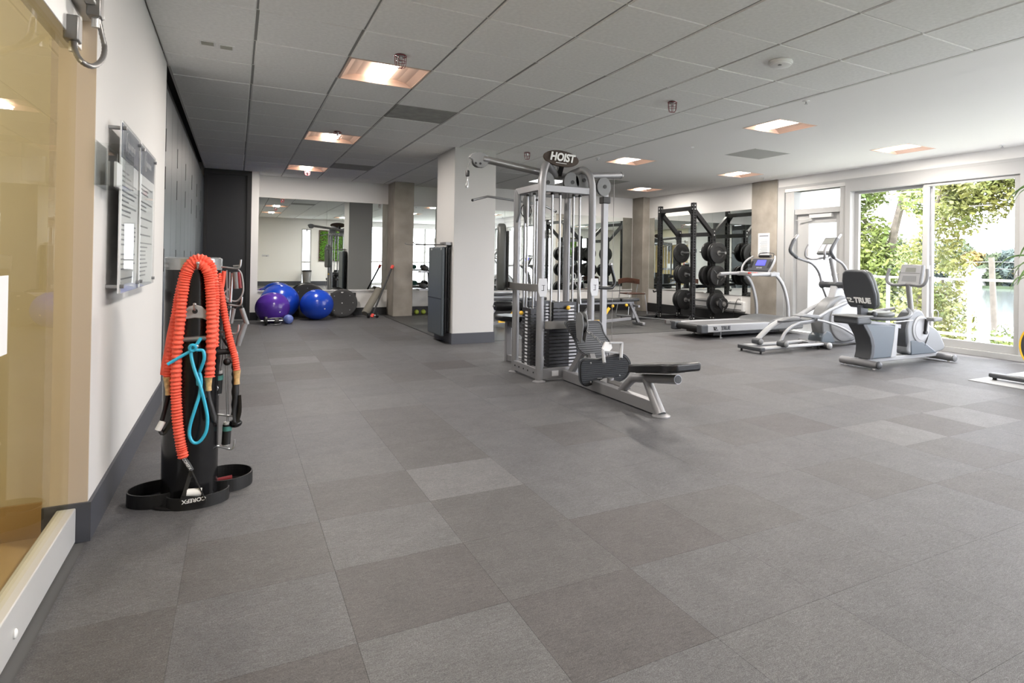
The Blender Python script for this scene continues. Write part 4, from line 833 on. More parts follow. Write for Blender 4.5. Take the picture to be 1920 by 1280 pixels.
obj('roll', tube([p0, p0.lerp(p1, .02), p0.lerp(p1, .98), p1], [.062, .072, .072, .062], 24), M_olive, t)
t = thing('weight_pair', 'small black dumbbell on the floor at the foot of the rolled mat', 'dumbbell', (2.23, 12.18, 0))
obj('bell', MB().lathe((2.20, 12.18, .045), (1, .1, 0), [(.03, -.025), (.045, -.02), (.045, .02), (.03, .025)], 16), M_black, t); obj('bell', MB().lathe((2.36, 12.19, .045), (1, .1, 0), [(.03, -.025), (.045, -.02), (.045, .02), (.03, .025)], 16), M_black, t); obj('handle', MB().cyl((2.2, 12.18, .045), (2.36, 12.19, .045), .014, n=12), M_chrome, t)
t = thing('weighted_bar', 'thin black bar with red end caps leaning on the concrete column', 'exercise bar', (2.28, 12.1, 0))
q0, q1 = V((2.24, 12.05, .035)), V((2.655, 12.30, .98)); obj('shaft', tube([q0, q1], .017, 12), M_blkmet, t)
dq = (q1-q0).normalized()
obj('end_cap', tube([q0-dq*.01, q0+dq*.055], .028, 14), M_redc, t); obj('end_cap', tube([q1-dq*.05, q1+dq*.02], .028, 14), M_redc, t)
# hanging mats on the pillar
t = thing('mat_hanger', 'steel wall hanger bar for mats on the white pillar', 'mat rack', (2.52, 8.45, 1.35))
obj('bracket', box(2.44, 8.10, 1.33, 2.532, 8.36, 1.37), M_gsteel, t, bevel=.004)
for y in (8.16, 8.62): obj('prong', tube(cr([(2.53, y, 1.34), (2.3, y, 1.335), (2.06, y+.0, 1.335), (2.03, y, 1.36)], 4), .006, 8), M_gsteel, t)
for k, (x0, x1, yl, lb, m_) in enumerate(((2.40, 2.443, 8.78, 'outermost charcoal folding mat hanging on the pillar', M_gvinyl), (2.446, 2.48, 8.74, 'middle black folding mat hanging on the pillar', M_vinyl), (2.483, 2.515, 8.70, 'innermost black folding mat hanging nearest the pillar', M_vinyl))):
    t = thing('folding_mat', lb, 'exercise mat', ((x0+x1)/2, 8.45, .1), 'mats on the pillar')
    obj('mat_body', MB().box(x0, 8.12, .10+.03*k, x1, yl, 1.31), m_ if k else mat('charcoal_mat', (.07, .085, .095), .45, bump=.3, bscale=12), t, bevel=.018, seg=3)
    obj('fold_seam', MB().box(x0-.002, 8.125, .60, x1+.002, yl-.005, .608), M_black, t)
    for y in (8.16, 8.62): obj('grommet', MB().lathe((x0-.001, y, 1.275), (-1, 0, 0), [(.016, 0), (.014, .003), (.006, .003)], 14), M_alu, t)

# ---------------------------------------------------------------- dumbbell rack behind the pillar, benches, chair
t = thing('dumbbell_rack', 'silver dumbbell rack partly hidden behind the pillar', 'dumbbell rack', (3.55, 12.2, 0))
for x in (3.28, 4.2): obj('leg', T([(x, 11.85, .02), (x+.03, 12.0, .4), (x+.03, 12.05, .8), (x-.02, 11.95, .90)], .03), M_silver, t)
for z, y in ((.87, 11.98), (.52, 12.08)): obj('shelf', MB().box(3.1, y-.12, z, 4.4, y+.10, z+.03), M_silver, t)
for z, y, n in ((.90, 11.98, 3), (.55, 12.08, 3)):
    for k in range(n):
        x = 3.2+k*.23; d_ = obj('dumbbell', MB().lathe((x, y-.09, z+.055), (0, 1, 0), [(.035, -.03), (.052, -.02), (.052, .025), (.035, .03)], 14).lathe((x, y+.07, z+.055), (0, 1, 0), [(.035, -.03), (.052, -.02), (.052, .025), (.035, .03)], 14).cyl((x, y-.09, z+.055), (x, y+.07, z+.055), .015, n=10), M_tealr if k % 2 else M_black, None)
        tag(d_, '%s dumbbell on the %s shelf of the rack, %s from the concrete column' % ('teal' if k % 2 else 'black', 'upper' if z > .7 else 'lower', ('nearest', 'second', 'third')[k]), 'dumbbell', 'dumbbells on the rack')
for x, wd in ((3.22, 'left'), (3.36, 'right')): tag(obj('toning_weight', MB().sph((x, 12.62, .05), .05, n=16, m=10), mat('lime_vinyl', (.32, .40, .05), .5)), wd + ' one of two lime green toning weights by the concrete column', 'weight', 'lime toning weights')

def bench(x, y, rz, lb, second=False):
    t = thing('weight_bench', lb, 'weight bench', (x, y, 0), 'adjustable weight benches')
    c, s = math.cos(rz), math.sin(rz)
    def P(a, b, z): return V((x+a*c-b*s, y+a*s+b*c, z))
    def slab(a0, a1, w, z0, z1, h): return MB().prism([P(a0, -w, z0), P(a1, -w, z1), P(a1, w, z1), P(a0, w, z0)], (0, 0, h))
    obj('seat_pad', slab(.18, .55, .14, .43, .44, .055), M_vinyl, t, bevel=.015, seg=3)
    obj('back_pad', slab(-.72, .16, .13, .46 if second else .43, .43, .055), M_vinyl, t, bevel=.015, seg=3)
    obj('pad_frame', MB().bar(P(-.6, 0, .41), P(.5, 0, .41), .06, .05), M_silver, t, bevel=.004)
    obj('front_leg', MB().bar(P(.42, 0, .40), P(.62, 0, .03), .07, .05).bar(P(.50, 0, .38), P(.50, 0, .12), .05, .05), M_silver, t, bevel=.004)
    obj('rear_leg', MB().bar(P(-.35, 0, .40), P(-.62, 0, .05), .06, .05), M_silver, t, bevel=.004)
    obj('foot', MB().bar(P(.62, -.18, .03), P(.62, .18, .03), .06, .05), M_silver, t, bevel=.01); obj('foot', MB().bar(P(-.62, -.25, .03), P(-.62, .25, .03), .06, .05), M_silver, t, bevel=.01)
    obj('base_tube', MB().bar(P(-.62, 0, .05), P(.45, 0, .12), .05, .05), M_silver, t, bevel=.004)
    obj('handle_bar', tube([P(.50, -.2, .35), P(.50, .25, .35)], .022, 12), M_silver, t)
    obj('yellow_lever', MB().bar(P(-.05, -.1, .33), P(-.22, -.1, .10), .02, .05).bar(P(-.22, -.1, .1), P(-.4, -.1, .1), .02, .04), M_yel, t)
    obj('adjuster_knob', MB().sph(P(.28, -.13, .37), .028, n=12, m=8), M_yel, t); obj('adjuster_knob', MB().sph(P(.0, -.13, .36), .028, n=12, m=8), M_yel, t)
    obj('wheel', MB().lathe(P(-.62, -.25, .05), P(0, 1, 0)-P(0, 0, 0), [(.04, -.015), (.05, 0), (.04, .015)], 16), M_black, t)
bench(5.78, 9.30, -.05, 'adjustable bench with yellow knobs nearest the power rack')
bench(4.25, 9.9, .12, 'adjustable bench behind the cable machine, farther left', True)
t = thing('ab_bench', 'low black and silver bench seen left of the cable machine posts', 'weight bench', (3.75, 10.4, 0))
obj('pad', MB().box(3.55, 10.3, .50, 4.5, 10.55, .55), M_vinyl, t, bevel=.015, seg=3); obj('frame', MB().bar((3.6, 10.42, .48), (4.5, 10.42, .46), .05, .05).bar((3.62, 10.42, .46), (3.55, 10.42, .03), .05, .05).bar((4.4, 10.42, .46), (4.5, 10.42, .03), .05, .05).bar((3.55, 10.22, .03), (3.55, 10.62, .03), .05, .05).bar((4.5, 10.22, .03), (4.5, 10.62, .03), .05, .05), M_silver, t)
obj('ankle_roller', tube([(3.62, 10.2, .63), (3.62, 10.65, .63)], .05, 14), M_vinyl, t)
# chair
cxh, cyh = 7.55, 11.2
t = thing('cafe_chair', 'dark wood chair with thin metal legs beside the corner column', 'chair', (cxh, cyh, 0))
obj('seat', MB().prism([(cxh-.22, cyh-.20, .44), (cxh+.20, cyh-.22, .44), (cxh+.24, cyh+.18, .44), (cxh-.20, cyh+.22, .44)], (0, 0, .025)), M_wood, t, bevel=.008)
back = MB(); P = [(cxh-.30+.56*k/10, cyh+.10+.10*math.sin(PI*k/10), .70+.035*math.sin(PI*k/10)-.10*(k/10)*0) for k in range(11)]
back.prism([V(p)+V((0, 0, -.055)) for p in P]+[V(p)+V((0, 0, .055)) for p in P[::-1]], (0, .016, 0)); obj('backrest', back, M_wood, t, bevel=.004)
for a, b, a2, b2, z in ((-.2, -.18, -.24, -.22, .44), (.2, -.2, .24, -.24, .44), (.22, .16, .26, .2, .74), (-.2, .2, -.26, .24, .74)): obj('leg', T([(cxh+a2, cyh+b2, .01), (cxh+a, cyh+b, .44), (cxh+a*1.15, cyh+b*.8, z)], .010, 8), M_chrome, t)

# ---------------------------------------------------------------- power rack, barbell and plates
rk = thing('power_rack', 'tall black half rack holding weight plates by the right wall', 'power rack', (7.7, 9.6, 0))
FX, RX, Y0, Y1 = 7.47, 7.95, 9.06, 10.10
def upright(x, y, h):
    # square tube with real holes down its faces, built as webs between holes
    mb = MB(); w = .0375; tck = .004; zz = .12; mb.box(x-w, y-w, 0, x+w, y+w, zz)
    while zz < h-.1:
        mb.box(x-w, y-w, zz, x-.012, y+w, zz+.026).box(x+.012, y-w, zz, x+w, y+w, zz+.026) if False else None
        for sx, sy in ((-1, -1), (1, -1), (1, 1), (-1, 1)): mb.box(x+sx*w, y+sy*w, zz, x+sx*.012, y+sy*.012, zz+.024)
        mb.box(x-w, y-w, zz+.024, x+w, y+w, zz+.05); zz += .05
    mb.box(x-w, y-w, zz, x+w, y+w, h)
    return mb
for x, y, h in ((FX, Y0, 2.27), (FX, Y1, 2.27), (RX, Y0, 1.80), (RX, Y1, 1.80)):
    u_ = obj('upright', upright(x, y, h), M_blkmet, rk)
    obj('foot_gusset', MB().prism([(x, y-.02, .02), (x+(-.13 if x == FX else .1), y-.02, .02), (x, y-.02, .2)], (0, .04, 0)).box(x-.1, y-.06, 0, x+.1, y+.06, .02), M_blkmet, rk)
    for z in (.06, .10, h-.05, h-.12): obj('bolt', MB().cyl((x-.0385, y-.015, z), (x-.046, y-.015, z), .012, n=8), M_alu, u_)
    for z in (.06, .10, h-.05, h-.12): obj('bolt', MB().cyl((x, y-.0385, z), (x, y-.046, z), .012, n=8), M_alu, u_)
obj('top_beam', MB().box(FX-.03, Y0, 2.13, FX+.03, Y1, 2.205), M_blkmet, rk); obj('rear_beam', MB().box(RX-.03, Y0, 1.66, RX+.03, Y1, 1.735), M_blkmet, rk)
for y in (Y0, Y1):
    obj('diagonal_beam', MB().bar((FX, y, 2.14), (RX, y, 1.68), .07, .075), M_blkmet, rk)
    obj('base_beam', MB().bar((FX-.28, y+.02, .04), (RX+.1, y+.02, .04), .07, .075), M_blkmet, rk)
    obj('j_hook', MB().box(FX-.05, y-.04, .56, FX+.0, y+.04, .68).prism([(FX-.05, y, .55), (FX-.13, y, .53), (FX-.15, y, .58), (FX-.135, y, .58), (FX-.12, y, .555), (FX-.05, y, .57)], (0, .03, 0)), M_blkmet, rk)
obj('gusset', MB().prism([(FX, Y0+.02, 2.13), (FX, Y0+.17, 2.13), (FX, Y0+.03, 1.98)], (.01, 0, 0)).prism([(FX, Y1-.02, 2.13), (FX, Y1-.17, 2.13), (FX, Y1-.03, 1.98)], (.01, 0, 0)), M_blkmet, rk)
obj('rear_base_beam', MB().box(RX-.03, Y0, .0, RX+.03, Y1, .07), M_blkmet, rk)
obj('front_tray', MB().box(FX-.62, Y0-.02, .02, FX-.05, Y0+.04, .09), M_gsteel, rk, bevel=.004)
for k in range(8): obj('tray_hole', MB().cyl((FX-.52+k*.055, Y0-.022, .055), (FX-.52+k*.055, Y0-.018, .055), .012, n=10), M_black, rk)
obj('second_tray', MB().box(FX-.9, Y1-.02, .0, FX-.05, Y1+.04, .07), M_blkmet, rk)
def plate_mesh(r, th, m):
    mb = MB().lathe((0, 0, 0), (0, 1, 0), [(.026, -th/2), (.05, -th/2), (.055, -th*.36), (r*.55, -th*.34), (r*.58, -th*.44), (r*.93, -th*.46), (r, -th*.36), (r, th*.36), (r*.93, th*.46), (r*.58, th*.44), (r*.55, th*.34), (.055, th*.36), (.05, th/2), (.026, th/2)], 44)
    me = mb.mesh('weight_plate_disc'); me.materials.append(m); return me
P_big = plate_mesh(.20, .05, M_black); P_mid = plate_mesh(.19, .05, M_black); P_sm = plate_mesh(.115, .03, M_blkmet)
hub_me = MB().lathe((0, 0, 0), (0, 1, 0), [(.027, -.034), (.045, -.034), (.045, .034), (.027, .034)], 24).mesh('hub'); hub_me.materials.append(M_gsteel)
grip_me = MB()
for k in range(3):
    a = 2*PI*k/3+.3; grip_me.tube([( .075*math.cos(a), -.030, .075*math.sin(a)), (.16*math.cos(a), -.030, .16*math.sin(a))], .006, 6)
grip_me = grip_me.mesh('rib'); grip_me.materials.append(M_mgrey)
def wplate(me, x, y, z, lb, grp, grips=False):
    o = bpy.data.objects.new('bumper_plate', me); COL.objects.link(o); o.location = (x, y, z); WL[o.name] = V((x, y, z)); tag(o, lb, 'weight plate', grp)
    h = bpy.data.objects.new('hub', hub_me); COL.objects.link(h); h.parent = o
    if grips: g_ = bpy.data.objects.new('rib', grip_me); COL.objects.link(g_); g_.parent = o; g_['label'] = 'silver spokes'
pegs = [(RX, Y0, 1.335, 2, 'top peg of the near rear upright'), (RX, Y0, .90, 2, 'middle peg of the near rear upright'), (RX, Y0, .38, 2, 'bottom peg of the near rear upright'),
        (RX, Y1, 1.335, 1, 'top peg of the far rear upright'), (RX, Y1, .90, 3, 'middle peg of the far rear upright'), (RX, Y1, .39, 3, 'bottom peg of the far rear upright')]
for x, y, z, n, lb in pegs:
    obj('storage_peg', MB().tube([(x, y-.03, z), (x, y-.36, z)], .024, 14), M_chrome, rk)
    for k in range(n):
        big = z < .6 or n < 2
        wplate(P_big if z != .90 else P_mid, x, y-.085-k*.066, z, 'black bumper plate on the %s, %s' % (lb, ('closest to the post', 'second from the post', 'outermost')[k if n == 3 else (k if k == 0 else 2)]), 'bumper plates on the rack', grips=(z == .90 and y == Y0 and k == n-1))
    if z < .6 and y == Y0: wplate(P_sm, x, y-.31, z, 'small round plate on the bottom peg of the near rear upright', 'bumper plates on the rack', True)
for x, y, z, n in ((RX, Y0, 1.36, 1), (RX, Y0, .90, 2)):
    obj('storage_peg', MB().tube([(x, y+.03, z), (x, y+.36, z)], .024, 14), M_chrome, rk)
    for k in range(n): wplate(P_mid, x, y+.10+k*.068, z, 'black plate on the inner %s peg behind the near rear post, number %s from it' % ({1.36: 'top', .90: 'middle', .34: 'bottom'}[z], ('first', 'second')[k]), 'bumper plates on the rack')
t = thing('barbell', 'long steel barbell lying on the rubber floor in front of the rack', 'barbell', (7.0, 9.5, 0))
b0, b1 = V((6.75, 10.55, .055)), V((7.37, 8.60, .055)); db = (b1-b0).normalized()
obj('shaft', tube([b0, b1], .014, 12), M_chrome, t); obj('sleeve', tube([b0, b0+db*.35], .025, 14), M_chrome, t); obj('sleeve', tube([b1-db*.35, b1], .025, 14), M_chrome, t); obj('sleeve_cap', tube([b1, b1+db*.012], .032, 16), M_white, t)
obj('rest_foot', MB().box(7.22, 8.93, .0, 7.30, 8.97, .035).box(6.75, 10.38, 0, 6.85, 10.42, .035), M_black, t)

# ---------------------------------------------------------------- treadmill
tm = thing('treadmill', 'silver treadmill with a blue lit display facing the window', 'treadmill', (7.05, 7.46, 0))
ya, yb = 7.09, 7.83
obj('side_rail', MB().box(6.10, ya, .10, 7.75, ya+.10, .215), M_lsilv, tm, bevel=.012, seg=3); obj('side_rail', MB().box(6.10, yb-.10, .10, 7.75, yb, .215), M_lsilv, tm, bevel=.012, seg=3)
obj('belt', MB().box(6.10, ya+.10, .13, 7.75, yb-.10, .205), mat('belt', (.12, .12, .125), .6), tm)
obj('rear_roller', tube([(6.09, ya+.09, .155), (6.09, yb-.09, .155)], .045, 18), M_black, tm)
obj('end_cap', MB().box(6.02, ya-.005, .09, 6.16, ya+.11, .222), M_dgrey, tm, bevel=.02, seg=3); obj('end_cap', MB().box(6.02, yb-.11, .09, 6.16, yb+.005, .222), M_dgrey, tm, bevel=.02, seg=3)
obj('undercarriage', MB().box(6.3, ya+.05, .05, 7.7, yb-.05, .12), M_blkmet, tm)
for x, y in ((6.45, ya+.06), (6.45, yb-.06)): obj('levelling_foot', MB().cyl((x, y, 0), (x, y, .11), .012, n=10).cyl((x, y, 0), (x, y, .012), .03, n=14), M_chrome, tm)
obj('motor_hood', MB().prism([(7.38, ya-.01, .20), (7.52, ya-.01, .255), (7.85, ya-.01, .285), (8.12, ya-.01, .26), (8.2, ya-.01, .18), (8.2, ya-.01, .08), (7.4, ya-.01, .08)], (0, yb-ya+.02, 0)), M_mgrey, tm, bevel=.03, seg=3)
for y in (ya+.02, yb-.02):
    pth = cr([(7.86, y, .24), (7.85, y, .45), (7.80, y, .65), (7.72, y, .82), (7.60, y, .95), (7.54, y, .985)], 5)
    obj('upright', MB().tube(pth, .058, 14, flat=.5), M_lsilv, tm)
    obj('handrail', tube([(7.02, y, .965), (7.1, y, .97), (7.60, y, .985)], .027, 12), M_lsilv, tm)
obj('console_base', MB().box(7.42, ya-.02, .94, 7.62, yb+.02, 1.01), M_lsilv, tm, bevel=.015)
# tilted console
def tilt_panel(t_, name, cx, cy, cz, hw, hh, th, ang, m_, du=0., dv=0., lift=0., **k):
    nx, nz = -math.cos(ang), math.sin(ang); ux, uz = math.sin(ang), math.cos(ang)
    cx += ux*dv+nx*lift; cz += uz*dv+nz*lift; cy += du
    pts = [(cx+ux*b, cy+a, cz+uz*b) for a, b in ((-hw, -hh), (hw, -hh), (hw*.92, hh), (-hw*.92, hh))]
    return obj(name, MB().prism(pts, (-nx*th, 0, -nz*th)), m_, t_, **k)
cs = tilt_panel(tm, 'console', 7.58, 7.46, 1.13, .25, .125, .05, .5, M_dgrey, bevel=.02, seg=3)
tilt_panel(cs, 'display', 7.58, 7.46, 1.13, .105, .05, .006, .5, M_screen, dv=.035, lift=.004, label='glowing blue display')
for a in (-.20, .20): tilt_panel(cs, 'keypad', 7.58, 7.46, 1.13, .03, .06, .006, .5, M_black, du=a, lift=.003)
for a in (-.05, -.02, .02, .05): tilt_panel(cs, 'key', 7.58, 7.46, 1.13, .010, .010, .006, .5, M_lsilv, du=a, dv=-.06, lift=.004)
obj('side_grip', T([(7.45, 7.16, 1.0), (7.50, 7.13, 1.10), (7.58, 7.15, 1.20), (7.66, 7.22, 1.27)], .016, 10), M_lsilv, tm); obj('side_grip', T([(7.45, 7.76, 1.0), (7.50, 7.79, 1.10), (7.58, 7.77, 1.20), (7.66, 7.70, 1.27)], .016, 10), M_lsilv, tm)
obj('fan', MB().tube([(7.69, 7.34, 1.27), (7.69, 7.58, 1.27)], .025, 12), M_black, tm)
obj('stop_tether', MB().box(7.38, 7.36, .975, 7.42, 7.42, 1.0).box(7.38, 7.5, .975, 7.42, 7.54, 1.0), M_redc, tm, label='red emergency stop clip')
def squiggle(m_, c, xd, yd, s, parent):
    x, y = V(xd), V(yd); c = V(c); pts = [(-1, .5), (-.6, .5), (-.6, -.5), (-.6, .5), (.2, .5), (.35, .2), (.2, 0), (-.1, 0), (-.3, -.5), (1, -.5)]
    mb = MB()
    for a, b in zip(pts, pts[1:]): mb.bar(c+x*a[0]*s+y*a[1]*s, c+x*b[0]*s+y*b[1]*s, s*.22, s*.22, tuple(x.cross(y)))
    obj('logo', mb, m_, parent)
text('brand_text', 'TRUE', .075, (6.50, ya-.003, .157), (1, 0, 0), (0, 0, 1), M_dgrey, tm, .002, 0, .004); squiggle(M_dgrey, (6.30, ya-.003, .157), (1, 0, 0), (0, 0, 1), .045, tm)
t = thing('device_holder', 'thin wire reading rack on top of the treadmill console', 'reading rack', (7.7, 7.46, 1.3))
obj('wire', tube(cr([(7.70, 7.30, 1.26), (7.72, 7.32, 1.32), (7.72, 7.60, 1.32), (7.70, 7.62, 1.26)], 4), .006, 6), M_black, t)

# ---------------------------------------------------------------- elliptical
el_ = thing('elliptical_trainer', 'silver elliptical cross trainer with moving arms by the glass door', 'elliptical trainer', (6.9, 5.85, 0))
ec = 5.85
obj('rear_bar', MB().box(5.76, 5.64, .035, 5.84, 6.06, .085), M_dgrey, el_, bevel=.01)
for y in (5.70, 6.0): obj('track_rail', MB().box(5.84, y-.05, .05, 6.95, y+.05, .085), M_lsilv, el_, bevel=.012)
for x, y in ((5.80, 5.68), (5.80, 6.02), (6.9, 5.7), (6.9, 6.0)): obj('levelling_foot', MB().cyl((x, y, 0), (x, y, .04), .015, n=10), M_black, el_)
obj('base_spine', MB().box(6.8, ec-.05, .03, 7.95, ec+.05, .09), M_silver, el_, bevel=.006); obj('front_foot', tube([(7.93, 5.60, .045), (7.93, 6.12, .045)], .038, 14), M_silver, el_)
obj('stabiliser', tube([(6.98, 5.60, .05), (6.98, 6.10, .05)], [.045, .045], 14), M_dgrey, el_); obj('stabiliser_cap', MB().sph((6.98, 5.595, .05), .047, .03, .047, 16, 10), M_lsilv, el_)
sh_ = [(7.10, .10), (7.02, .30), (7.06, .48), (7.18, .62), (7.36, .70), (7.55, .70), (7.72, .62), (7.83, .48), (7.87, .30), (7.80, .14), (7.65, .06), (7.25, .06)]
q = [(a.x, a.y) for a in cr([(x, z, 0) for x, z in sh_], 5, closed=True)]
obj('drive_shroud', MB().prism([(x, ec-.10, z) for x, z in q], (0, .20, 0)), M_mgrey, el_, bevel=.025, seg=3)
obj('flywheel_cover', MB().lathe((7.47, ec-.10, .37), (0, -1, 0), [(.30, 0), (.295, .02), (.27, .035), (.20, .04), (.19, .045), (.05, .05), (0, .05)], 48), M_lsilv, el_)
obj('flywheel_cover', MB().lathe((7.47, ec+.10, .37), (0, 1, 0), [(.30, 0), (.295, .02), (.27, .035), (0, .04)], 48), M_lsilv, el_)
obj('badge', MB().prism([(7.47+a, ec-.152, .37+b) for a, b in ((-.035, 0), (-.01, .05), (.03, .045), (.04, -.01), (.005, -.055))], (0, -.006, 0)), M_mgrey, el_)
obj('lower_cover', MB().prism([(6.98, ec-.12, .06), (7.0, ec-.12, .16), (7.10, ec-.12, .24), (7.2, ec-.12, .20), (7.28, ec-.12, .06)], (0, .24, 0)), M_slate, el_, bevel=.02)
obj('mast_shroud', MB().prism([(7.30, ec-.06, .66), (7.38, ec-.05, .86), (7.44, ec-.05, .86), (7.66, ec-.06, .66)], (0, .12, 0)), M_lsilv, el_, bevel=.02, seg=3)
obj('mast', tube([(7.44, ec, .80), (7.26, ec, 1.40)], .035, 14), M_lsilv, el_)
ecs = tilt_panel(el_, 'console', 7.22, ec, 1.42, .12, .15, .05, .65, M_mgrey, bevel=.02, seg=3); tilt_panel(ecs, 'display', 7.22, ec, 1.42, .08, .045, .006, .65, M_lcd, dv=.07, lift=.003); tilt_panel(ecs, 'keypad', 7.22, ec, 1.42, .09, .06, .006, .65, M_label, dv=-.05, lift=.003)
obj('pivot_hub', tube([(7.42, ec-.22, .86), (7.42, ec+.22, .86)], .045, 16), M_dgrey, el_)
for s in (-1, 1):
    y = ec+s*.24; sw = .11*s
    obj('swing_arm', T([(7.42, y, .84), (7.36, y, 1.02), (7.22-sw*.2, y, 1.16), (6.98-sw*.6, y+s*.02, 1.24), (6.88-sw*.8, y+s*.03, 1.33), (6.95-sw, y+s*.03, 1.46), (7.05-sw, y+s*.03, 1.56)], .02, 12), M_silver, el_)
    obj('foam_grip', T([(6.98-sw*.6, y+s*.02, 1.24), (6.88-sw*.8, y+s*.03, 1.33), (6.95-sw, y+s*.03, 1.46), (6.985-sw, y+s*.03, 1.50)], .0245, 12), M_dgrey, el_)
    obj('arm_joint', MB().sph((7.42, y, .86), .055, .04, .06, 14, 10), M_dgrey, el_)
    obj('lower_arm', T([(7.42, y, .84), (7.52-s*.02, y, .70), (7.62-s*.03, y, .55), (7.66-s*.03, y, .35), (7.68-s*.03, y, .12)], .018, 12), M_silver, el_)
    obj('ankle_joint', tube([(7.66, y-.05, .10), (7.66, y+.05, .10)], .035, 14), M_dgrey, el_)
    obj('link_bar', T([(7.66, y, .10), (7.3, y-s*.01, .27), (7.0, y-s*.02, .36), (6.78, y-s*.03, .385-s*.02)], .016, 10), M_lsilv, el_)
    y2 = ec+s*.16
    obj('pedal_arm', MB().tube(cr([(6.15+.16*s*-1*0+(0 if s < 0 else -.1), y2, .12), (6.25, y2, .26), (6.48, y2, .36), (6.75, y2, .39), (7.1, y2, .52), (7.45, y2, .62)], 6), .035, 12, flat=.6), M_lsilv, el_)
    px_ = 6.16 if s < 0 else 6.04
    obj('track_roller', tube([(px_, y2-.09, .115), (px_, y2+.03, .115)], .045, 16), M_dgrey, el_)
    obj('roller_cap', MB().sph((px_, y2-.095, .115), .04, .02, .04, 14, 8), M_mgrey, el_)
    obj('pedal', MB().prism([(x, y2-.07, z) for x, z in ((6.42, .47-.1*(s > 0)*1), (6.5, .455-.1*(s > 0)), (6.78, .42-.06*(s > 0)), (6.86, .44-.06*(s > 0)), (6.80, .47-.06*(s > 0)), (6.6, .49-.08*(s > 0)))], (0, .16, 0)), M_mgrey, el_, bevel=.015, seg=3)
obj('fixed_handle', T([(7.24, ec-.03, 1.25), (7.05, ec-.10, 1.22), (6.98, ec-.16, 1.26), (6.98, ec-.16, 1.34), (7.03, ec-.16, 1.42)], .016, 10), M_silver, el_); obj('fixed_handle', T([(7.24, ec+.03, 1.25), (7.05, ec+.10, 1.22), (6.98, ec+.16, 1.26), (6.98, ec+.16, 1.34), (7.03, ec+.16, 1.42)], .016, 10), M_silver, el_)

# ---------------------------------------------------------------- recumbent bike
rb = thing('recumbent_bike', 'silver recumbent exercise bike with grey backrest in front of the window', 'exercise bike', (6.8, 4.48, 0))
bc = 4.48
obj('rear_foot', tube([(6.12, 4.27, .055), (6.12, 4.74, .055)], .042, 14), M_silver, rb); obj('foot_cap', MB().sph((6.12, 4.262, .055), .044, .03, .044, 14, 10), M_dgrey, rb)
obj('front_foot', tube([(7.50, 4.24, .05), (7.50, 4.73, .05)], .038, 14), M_silver, rb); obj('transport_wheel', MB().lathe((7.50, 4.235, .05), (0, -1, 0), [(.04, 0), (.043, .012), (.03, .024), (.01, .026)], 20), M_mgrey, rb)
for x, y in ((6.12, 4.32), (6.12, 4.68), (7.5, 4.3)): obj('levelling_foot', MB().cyl((x, y, 0), (x, y, .03), .014, n=10), M_white, rb)
obj('base_rail', MB().box(6.14, bc-.05, .05, 7.5, bc+.05, .10), M_lsilv, rb, bevel=.008)
def swept(name, prof, hw, m_, bev=.015): return obj(name, MB().prism([(x, bc-hw, z) for x, z in prof], (0, 2*hw, 0)), m_, rb, bevel=bev, seg=3)
swept('seat_pedestal', [(6.16, .10), (6.19, .16), (6.20, .25), (6.17, .34), (6.11, .42), (6.05, .50), (6.62, .46), (6.60, .30), (6.58, .10)], .10, M_slate)
swept('pedestal_rear_cover', [(6.13, .10), (6.155, .17), (6.16, .25), (6.13, .34), (6.07, .42), (6.0, .50), (6.07, .50), (6.15, .41), (6.195, .33), (6.22, .25), (6.21, .17), (6.19, .10)], .103, M_dgrey, .008)
swept('pedestal_front', [(6.50, .10), (6.55, .3), (6.57, .47), (6.64, .46), (6.62, .30), (6.60, .10)], .104, M_lsilv, .006)
obj('seat_rail', MB().bar((5.98, bc, .53), (6.75, bc, .44), .12, .05), M_silver, rb, bevel=.006)
obj('rear_tray', MB().box(5.84, bc-.16, .50, 6.08, bc+.16, .585), M_dgrey, rb, bevel=.02, seg=3); obj('tray_rim', MB().box(5.83, bc-.165, .575, 6.10, bc+.165, .592), M_mgrey, rb, bevel=.006)
obj('seat_cushion', MB().prism([(6.22+.26*math.cos(a)*(1 if math.cos(a) > 0 else .6)+.12, bc+.19*math.sin(a), .565) for a in [2*PI*k/28 for k in range(28)]], (0, 0, .055)), M_gvinyl, rb, bevel=.022, seg=3)
# backrest: pad facing the front, shell seen from behind
def bp(a, b, d): return V((6.12-.16*b/.45*1.0+d, bc+a, .66+b))
shp = [(-.15, .0), (-.18, .04), (-.20, .16), (-.19, .30), (-.16, .39), (-.11, .425), (.11, .425), (.16, .39), (.19, .30), (.20, .16), (.18, .04), (.15, .0)]
obj('backrest_shell', MB().prism([bp(a, b, 0) for a, b in shp], (.045, 0, .012)), M_dgrey, rb, bevel=.02, seg=3)
obj('backrest_pad', MB().prism([bp(a*.98, b, .045) for a, b in shp], (.06, 0, .015)), M_gvinyl, rb, bevel=.025, seg=4)
bsh = [o for o in rb.children if o.name.startswith('backrest_shell')][0]
text('brand_text', 'TRUE', .085, bp(-.035, .09, -.008)+V((0, 0, .0)), (0, -1, 0), (-.33, 0, 1), M_white, bsh, .002, 0, .004); squiggle(M_white, bp(.12, .09, -.008), (0, -1, 0), V((-.33, 0, 1)).normalized(), .04, rb)
obj('back_bracket', MB().bar((6.14, bc, .56), (6.13, bc, .70), .12, .05).sph((6.20, bc-.10, .60), .035, n=12, m=8), M_dgrey, rb)
for s in (-1, 1): obj('side_grip_bar', T([(6.02, bc+s*.12, .57), (6.2, bc+s*.24, .56), (6.5, bc+s*.27, .565), (6.68, bc+s*.22, .60), (6.84, bc+s*.08, .64)], .019, 12), M_dgrey if s < 0 else M_silver, rb)
obj('slide_lever', tube([(6.55, bc-.1, .50), (6.9, bc-.1, .51)], .008, 8), M_chrome, rb)
